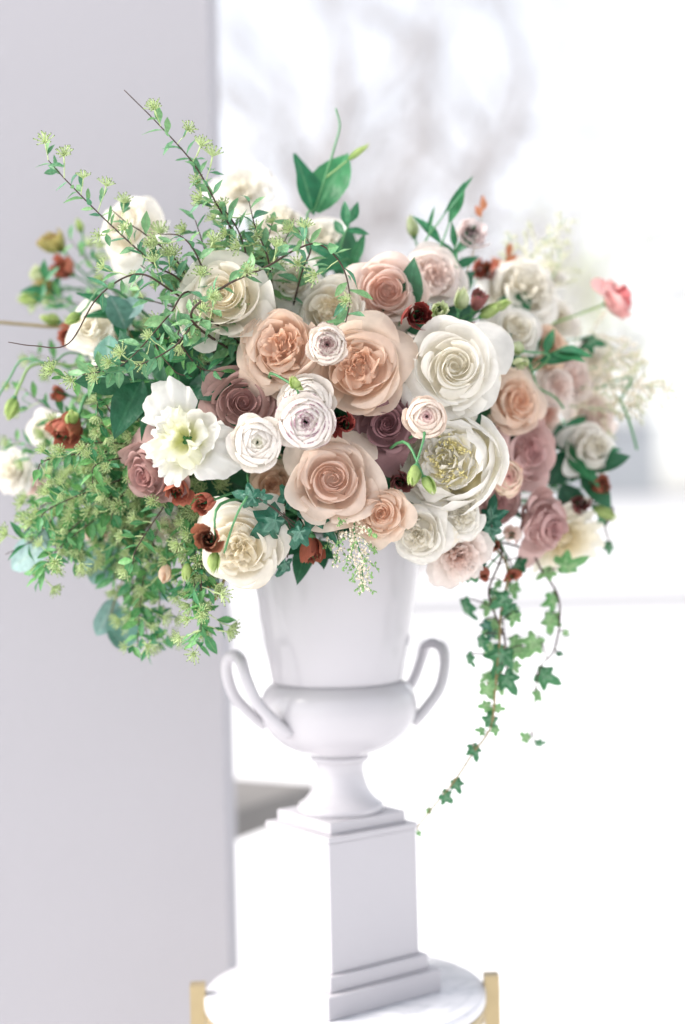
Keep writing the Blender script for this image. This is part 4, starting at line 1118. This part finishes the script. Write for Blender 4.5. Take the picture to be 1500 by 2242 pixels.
# tall lisianthus tip with two big leaves, a tendril stem and a bud
o = P(690, 470, -.08)
t = empty('lisianthus_tip', o)
def world_tube(name, pts, rad, mat, parent, org, n=6):
    m = MB(); m.tube([p - org for p in pts], rad, n); return m.build(name, mat, parent)
pth = catmull(pp((700, 760, .0), (672, 495, -.08), (690, 455, -.08), (712, 390, -.085), (733, 320, -.09), (744, 275, -.09), (735, 237, -.09)), 8)
world_tube('stem', [FC] + pth, [.002] * 2 + [lerp(.0018, .0009, i / len(pth)) for i in range(len(pth) - 1)], M_STEM, t, o)
def big_leaf(a, b, up, wid, me=0):
    A, B = P(*a), P(*b); leaf_at(t, o, A, B - A, Vector(up), L_BROAD[me], (B - A).length, M_MID, wid=wid)
big_leaf((686, 472, -.08), (658, 330, -.085), (.7, -.8, .1), .85, 0)
big_leaf((694, 465, -.075), (757, 325, -.07), (-.25, -1, .1), 1.0, 0)
pth = catmull(pp((712, 390, -.085), (740, 368, -.09), (760, 352, -.09)), 6)
world_tube('bud_stem', pth, .001, M_STEM_L, t, o)
for me, ang, tt in KINDS['bud'][1]:
    q = P(783, 334, -.09); n = face_dir(.8, .55, .15); rr = px(22, -.09) / 2
    link('bud_petal', me, t, xf(q - o, frame_z(n) @ Matrix.Rotation(ang, 3, 'Z'), (rr, rr, rr * 2.0)), PM['greenbud'])
tag(t, 'tall lisianthus tip with two upright green leaves and a thin tendril', 'foliage')
# little leaf tip and grassy spikes
leafy(pp((780, 640, -.04), (748, 560, -.08), (752, 520, -.09), (766, 488, -.09)), 'small dark leaf tip standing right of the arching spirea', L_LANCE, mat=M_MID, size=.032, seed=401, count=4, start=.75, wid=1.5)
for k, (a, b, lab) in enumerate((((925, 545), (972, 470), 'thin grass blade beside the upright pale green bud'), ((958, 560), (984, 488), 'pointed narrow leaf left of the plum edged bloom'))):
    leafy(pp((930, 640, -.06), (a[0], a[1], -.07), (b[0], b[1], -.075)), lab, L_LANCE, mat=M_MID, size=.05, seed=410 + k, count=2, start=.7, wid=.5 + .6 * k)
# nodding bud's hooked stem is its own stem part; long stem of the lone pink ranunculus and other long thin stems
for (pts, lab, mat, rad) in (
    (((230, 800, -.05), (110, 795, -.1), (50, 787, -.1), (20, 830, -.1), (0, 862, -.1), (-8, 880, -.1)), 'hooked thin green stem arching out at the left edge', M_STEM, .0012),
    (((300, 720, .0), (130, 716, .0), (60, 711, .0), (-20, 704, .0)), 'straight tan twig leaving the left edge of the picture', M_TWIG_L, .0022),
    (((1100, 800, -.06), (1180, 850, -.05), (1215, 870, -.04), (1235, 895, -.04)), 'thin green stem crossing the pale roses on the right', M_STEM, .0013),
    (((1330, 840, .04), (1360, 880, .03), (1380, 930, .03), (1395, 985, .03)), 'long narrow green blade hanging at the right', M_STEM, .0017),
    (((470, 1290, -.14), (500, 1180, -.27), (522, 1120, -.29), (545, 1080, -.28)), 'green stem crossing the wide cream rose', M_STEM, .0012)):
    q = catmull([FC.copy()] + pp(*pts), 8) if pts[0][0] != 470 else catmull(pp(*pts) + [P(560, 1030, -.12), FC.copy()], 8)
    o = q[0].copy(); m = MB(); m.tube([p - o for p in q], rad, 6)
    me = m.mesh('thin_stem', mat); ob = link('thin_stem', me); ob.location = o
    tag(ob, lab, 'stem')

# eucalyptus with round silvery leaves
def euc(pts, lab, leaves, seed):
    r = random.Random(seed)
    path = catmull([FC] + pp(*pts), 8); o = path[0].copy(); t = empty('eucalyptus_sprig', o)
    world_tube('stem', path, [lerp(.0018, .0008, i / (len(path) - 1)) for i in range(len(path))], M_TWIG_L, t, o)
    for (u, v, y, du, dv, size, up) in leaves:
        A = P(u, v, y); B = P(u + du, v + dv, y - .004)
        leaf_at(t, o, A, B - A, Vector(up), L_ROUND[r.randrange(2)], px(size, y), M_EUC)
    tag(t, lab, 'eucalyptus')
euc(((330, 1080, -.06), (180, 1160, -.07), (95, 1195, -.08)), 'eucalyptus sprig with round leaves at the far lower left', [(110, 1195, -.08, -30, -50, 84, (.2, -1, .2)), (100, 1190, -.085, -60, 40, 92, (-.3, -.9, .4)), (150, 1175, -.07, 30, 60, 60, (.3, -.8, .3))], 1)
euc(((360, 1100, -.05), (270, 1180, -.06), (220, 1210, -.06)), 'eucalyptus sprig with a big round blue green leaf below the spirea mass', [(250, 1190, -.06, -50, 90, 100, (.1, -1, .3)), (205, 1195, -.06, -20, 40, 60, (-.5, -.8, .2))], 2)
euc(((370, 1120, -.03), (290, 1230, -.04), (250, 1320, -.04), (240, 1370, -.04)), 'silvery eucalyptus sprig hanging low beside the longest spirea trail', [(250, 1310, -.04, -30, 80, 90, (.9, -.5, .2)), (268, 1330, -.04, 10, 80, 88, (-.2, -1, .3)), (238, 1380, -.04, 40, 30, 60, (.2, -.5, .8)), (330, 1240, -.03, 20, 70, 80, (-.6, -.8, .1))], 3)
euc(((420, 1180, -.12), (400, 1240, -.16), (420, 1280, -.16)), 'small eucalyptus leaves under the wide cream rose', [(425, 1265, -.16, 10, 50, 56, (.7, -.7, .2)), (455, 1245, -.17, 10, 40, 50, (-.5, -.8, .2))], 4)
euc(((330, 800, -.1), (290, 740, -.12), (270, 700, -.13)), 'blue grey eucalyptus leaves beside the left white rose', [(275, 720, -.13, -20, -60, 80, (.6, -.8, .1)), (240, 810, -.14, -10, -70, 76, (-.4, -.9, .2)), (262, 690, -.12, 50, -30, 60, (.2, -.8, .5))], 5)

# ivy
def ivy(pts, lab, leaves, seed, mat, stem=M_TWIG, from_foam=True, size=46, step=None, name='ivy_vine'):
    r = random.Random(seed)
    w = pp(*pts)
    path = catmull(([FC.copy()] if from_foam else []) + w, 8); o = path[0].copy(); t = empty(name, o)
    world_tube('stem', path, [lerp(.0017, .0008, i / (len(path) - 1)) for i in range(len(path))], stem, t, o)
    for (u, v, y, ang, sz) in leaves:
        c = P(u, v, y); q = min(path, key=lambda p: (p - c).length)
        d = (AX_R * math.cos(R(ang)) + AX_U * math.sin(R(ang)) + Vector((0, r.uniform(-.5, .3), 0))).normalized()
        L = px(sz, y) * r.uniform(.8, 1.2)
        base = c - d * L * .4
        st = MB(); st.tube([q - o, (q.lerp(base, .6) + Vector((0, 0, .002))) - o, base - o], .0007, 4, 0, False); sk = st.build('leaf_stalk', stem, t)
        leaf_at(sk, o, base, d, Vector((r.gauss(0, .8), -1, r.gauss(.2, .7))), L_IVY[r.randrange(3)], L, mat if not isinstance(mat, list) else mat[r.randrange(len(mat))])
    tag(t, lab, 'ivy')
ivy(((640, 1090, -.2), (655, 1120, -.235), (640, 1180, -.25)), 'dark ivy with glossy lobed leaves between the cream and beige roses',
    [(594, 1148, -.255, 225, 92), (636, 1085, -.245, 60, 74), (652, 1172, -.265, 240, 78), (690, 1128, -.245, -40, 76), (622, 1240, -.2, 250, 60), (715, 1150, -.22, -80, 66), (545, 1088, -.29, 170, 52), (575, 1090, -.285, 0, 48)], 11, M_IVY_DARK)
trail1 = [(1050 + 30 * math.sin(k * 1.9) + (55 if k % 2 else 0), 1222 + k * 18.5, -.08 + .02 * math.sin(k * 2.3), -60 - 70 * (k % 2) + 20 * math.sin(k), 40 + 13 * math.sin(k * 1.3)) for k in range(15)]
ivy(((1075, 1180, -.08), (1070, 1300, -.08), (1105, 1400, -.08), (1110, 1490, -.08)), 'thick ivy trail hanging below the coral blooms', trail1, 12, [M_IVY, M_IVY, M_IVY_DARK, M_IVY_L])
trail2 = [(1095 + 34 * math.sin(k * 2.2 + 1), 1290 + k * 19, -.02 + .02 * math.sin(k * 2), -90 + 60 * math.sin(k * 1.7), 38) for k in range(12)]
ivy(((1090, 1200, -.02), (1100, 1330, -.02), (1105, 1420, -.02), (1090, 1500, -.02)), 'hazy pale green ivy trail behind the thick one', trail2, 13, M_IVY_L)
ivy(((1110, 1190, -.05), (1190, 1255, -.05), (1225, 1320, -.05), (1215, 1420, -.06), (1180, 1470, -.06), (1165, 1600, -.06)), 'right hand ivy trail with widely spaced lobed leaves',
    [(1245, 1238, -.05, 10, 66), (1198, 1252, -.05, 200, 54), (1212, 1315, -.05, -80, 62), (1205, 1360, -.05, -100, 50), (1168, 1410, -.06, -120, 58), (1195, 1480, -.06, -20, 50), (1180, 1520, -.06, -50, 36), (1152, 1615, -.06, 140, 36), (1182, 1628, -.06, 0, 30), (1240, 1385, -.05, -30, 24), (1225, 1430, -.05, -10, 20)], 14, [M_IVY, M_IVY_L])
ivy(((1080, 1200, -.07), (1095, 1360, -.08), (1085, 1500, -.1), (1075, 1590, -.1), (1035, 1650, -.1), (995, 1710, -.1), (950, 1765, -.1), (915, 1810, -.1)), 'longest ivy trail curling in toward the plinth',
    [(1118, 1340, -.08, -20, 60), (1100, 1440, -.09, -110, 66), (1112, 1490, -.095, -60, 58), (1070, 1512, -.1, -70, 56), (1065, 1545, -.1, 180, 34), (1090, 1552, -.1, -10, 34), (1075, 1575, -.1, 90, 38), (1085, 1598, -.1, -80, 26), (1040, 1642, -.1, -70, 42), (1000, 1718, -.1, -70, 30), (978, 1745, -.1, -40, 42), (940, 1775, -.1, -60, 16), (918, 1824, -.1, -60, 20), (1055, 1600, -.1, 160, 26)], 15, [M_IVY, M_IVY_L], stem=M_TWIG_L)
ivy(((1060, 1150, -.13), (1075, 1130, -.145)), 'dark round ivy leaves right of the small ivory rose',
    [(1075, 1128, -.15, 95, 70), (1072, 1165, -.145, -80, 60), (1030, 1180, -.15, 190, 42)], 16, M_IVY_DARK)
ivy(((1290, 1100, .0), (1325, 1160, .0), (1336, 1200, .0)), 'single small ivy leaf dangling at the lower right', [(1336, 1198, .0, -85, 30), (1320, 1135, .0, -60, 26)], 17, M_IVY)
ivy(((1200, 850, .03), (1270, 760, .03), (1290, 745, .03)), 'single green leaf below the lone pink ranunculus', [(1292, 748, .03, 0, 50)], 18, M_IVY)

# feathery plumes: astilbe and grass
def plume(pts, lab, seed, nside, slen, mat1, mat2, gfrac=.3, bud=.0016, stem=M_STEM, cat='plume', from_foam=True, name='astilbe_plume', t0=.45):
    r = random.Random(seed)
    path = catmull(([FC.copy()] if from_foam else []) + pp(*pts), 10); o = path[0].copy(); t = empty(name, o)
    n = len(path)
    world_tube('stem', path, [lerp(.0014, .0005, i / (n - 1)) for i in range(n)], stem, t, o)
    for k in range(nside):
        f = lerp(t0, .99, k / (nside - 1)); i = min(n - 2, int(f * (n - 1)))
        p = path[i]; d = (path[i + 1] - p).normalized()
        s = d.orthogonal().normalized(); s.rotate(Quaternion(d, k * GA))
        dd = (s + d * .7).normalized(); L = slen * (1.1 - .8 * (f - t0) / (1 - t0)) * r.uniform(.7, 1.2)
        m = MB()
        m.tube([p - o, p + dd * L * .5 - o, p + dd * L + Vector((0, 0, -L * .15)) - o], .0004, 3, 1, False)
        nb = max(6, int(L / .0009))
        for q in range(nb):
            g = (q + 1) / nb
            c = p + dd * L * g + Vector((0, 0, -L * .15 * g * g)) + Vector((r.gauss(0, 1), r.gauss(0, 1), r.gauss(0, 1))) * .0022 * (1.2 - .6 * g)
            m.octa(c - o, bud * r.uniform(.6, 1.3), 1 if g > 1 - gfrac else 0)
        m.build('side_branch', [mat1, mat2], t)
    tag(t, lab, cat)
plume(((800, 1080, -.2), (775, 1150, -.25), (790, 1220, -.255), (797, 1295, -.255)), 'feathery cream astilbe plume drooping over the urn', 1, 22, .032, M_ASTILBE, M_ASTILBE_G, .35)
plume(((730, 1150, -.18), (742, 1190, -.22), (735, 1235, -.225)), 'small cream astilbe tip beside the upside down lisianthus', 2, 9, .016, M_ASTILBE, M_ASTILBE_G, .3)
M_GRASS = plain('grass_plume', (.78, .77, .62), .8, .2, 100)
M_GRASS2 = plain('grass_plume_tip', (.58, .60, .40), .8, .2, 100)
plume(((1080, 700, .02), (1140, 600, .05), (1180, 540, .06), (1240, 478, .06)), 'pale feathery plume rising at the upper right', 3, 18, .05, M_GRASS, M_GRASS2, .4, .0014)
plume(((1080, 720, .02), (1110, 600, .06), (1120, 560, .07), (1115, 510, .07)), 'short pale feathery plume behind the hazy white rose', 4, 12, .035, M_GRASS, M_GRASS2, .4, .0014)
plume(((1150, 850, .0), (1280, 850, .03), (1380, 845, .05), (1480, 853, .05)), 'long cream feathery plume reaching right', 5, 26, .055, M_ASTILBE, M_GRASS2, .3, .0015)
plume(((1150, 860, .0), (1260, 820, .04), (1340, 790, .06), (1400, 780, .06)), 'second cream feathery plume above the long right one', 6, 18, .05, M_ASTILBE, M_GRASS2, .3, .0014)
plume(((1150, 900, .0), (1260, 890, .03), (1350, 900, .05), (1410, 880, .05)), 'third cream feathery plume under the long right one', 7, 18, .045, M_ASTILBE, M_GRASS2, .3, .0014)
plume(((1100, 760, .04), (1190, 640, .08), (1225, 570, .09), (1215, 520, .09)), 'wispy pale plume left of the lone pink ranunculus', 8, 14, .04, M_GRASS, M_GRASS2, .4, .0013)
plume(((1150, 800, .04), (1280, 740, .09), (1340, 760, .1), (1420, 810, .1)), 'wispy white plume under the lone pink ranunculus', 9, 18, .045, M_GRASS, M_ASTILBE, .3, .0014)
# rusty leaves at the top right
leafy(pp((1010, 640, -.02), (1040, 540, -.01), (1052, 490, -.01), (1056, 462, -.01)), 'rust coloured leaf standing behind the plum edged bloom', [L_BROAD[0]], mat=M_RUSTLEAF, size=.022, seed=501, count=2, start=.85, stem=M_TWIG_L, thick=.0009)
leafy(pp((1050, 680, .02), (1090, 610, .03), (1110, 560, .03)), 'rust coloured leaves before the pale feathery plume', [L_BROAD[1]], mat=M_RUSTLEAF, size=.02, seed=502, count=3, start=.8, stem=M_TWIG_L, thick=.0009)
# brown twig with berry below the wide cream rose
leafy(pp((480, 1230, -.18), (492, 1262, -.18), (478, 1296, -.18)), 'broken brown twig below the wide cream rose', [L_LANCE[0]], mat=M_RUSTLEAF, size=.018, seed=503, count=3, start=.5, stem=M_TWIG_L, thick=.0026)
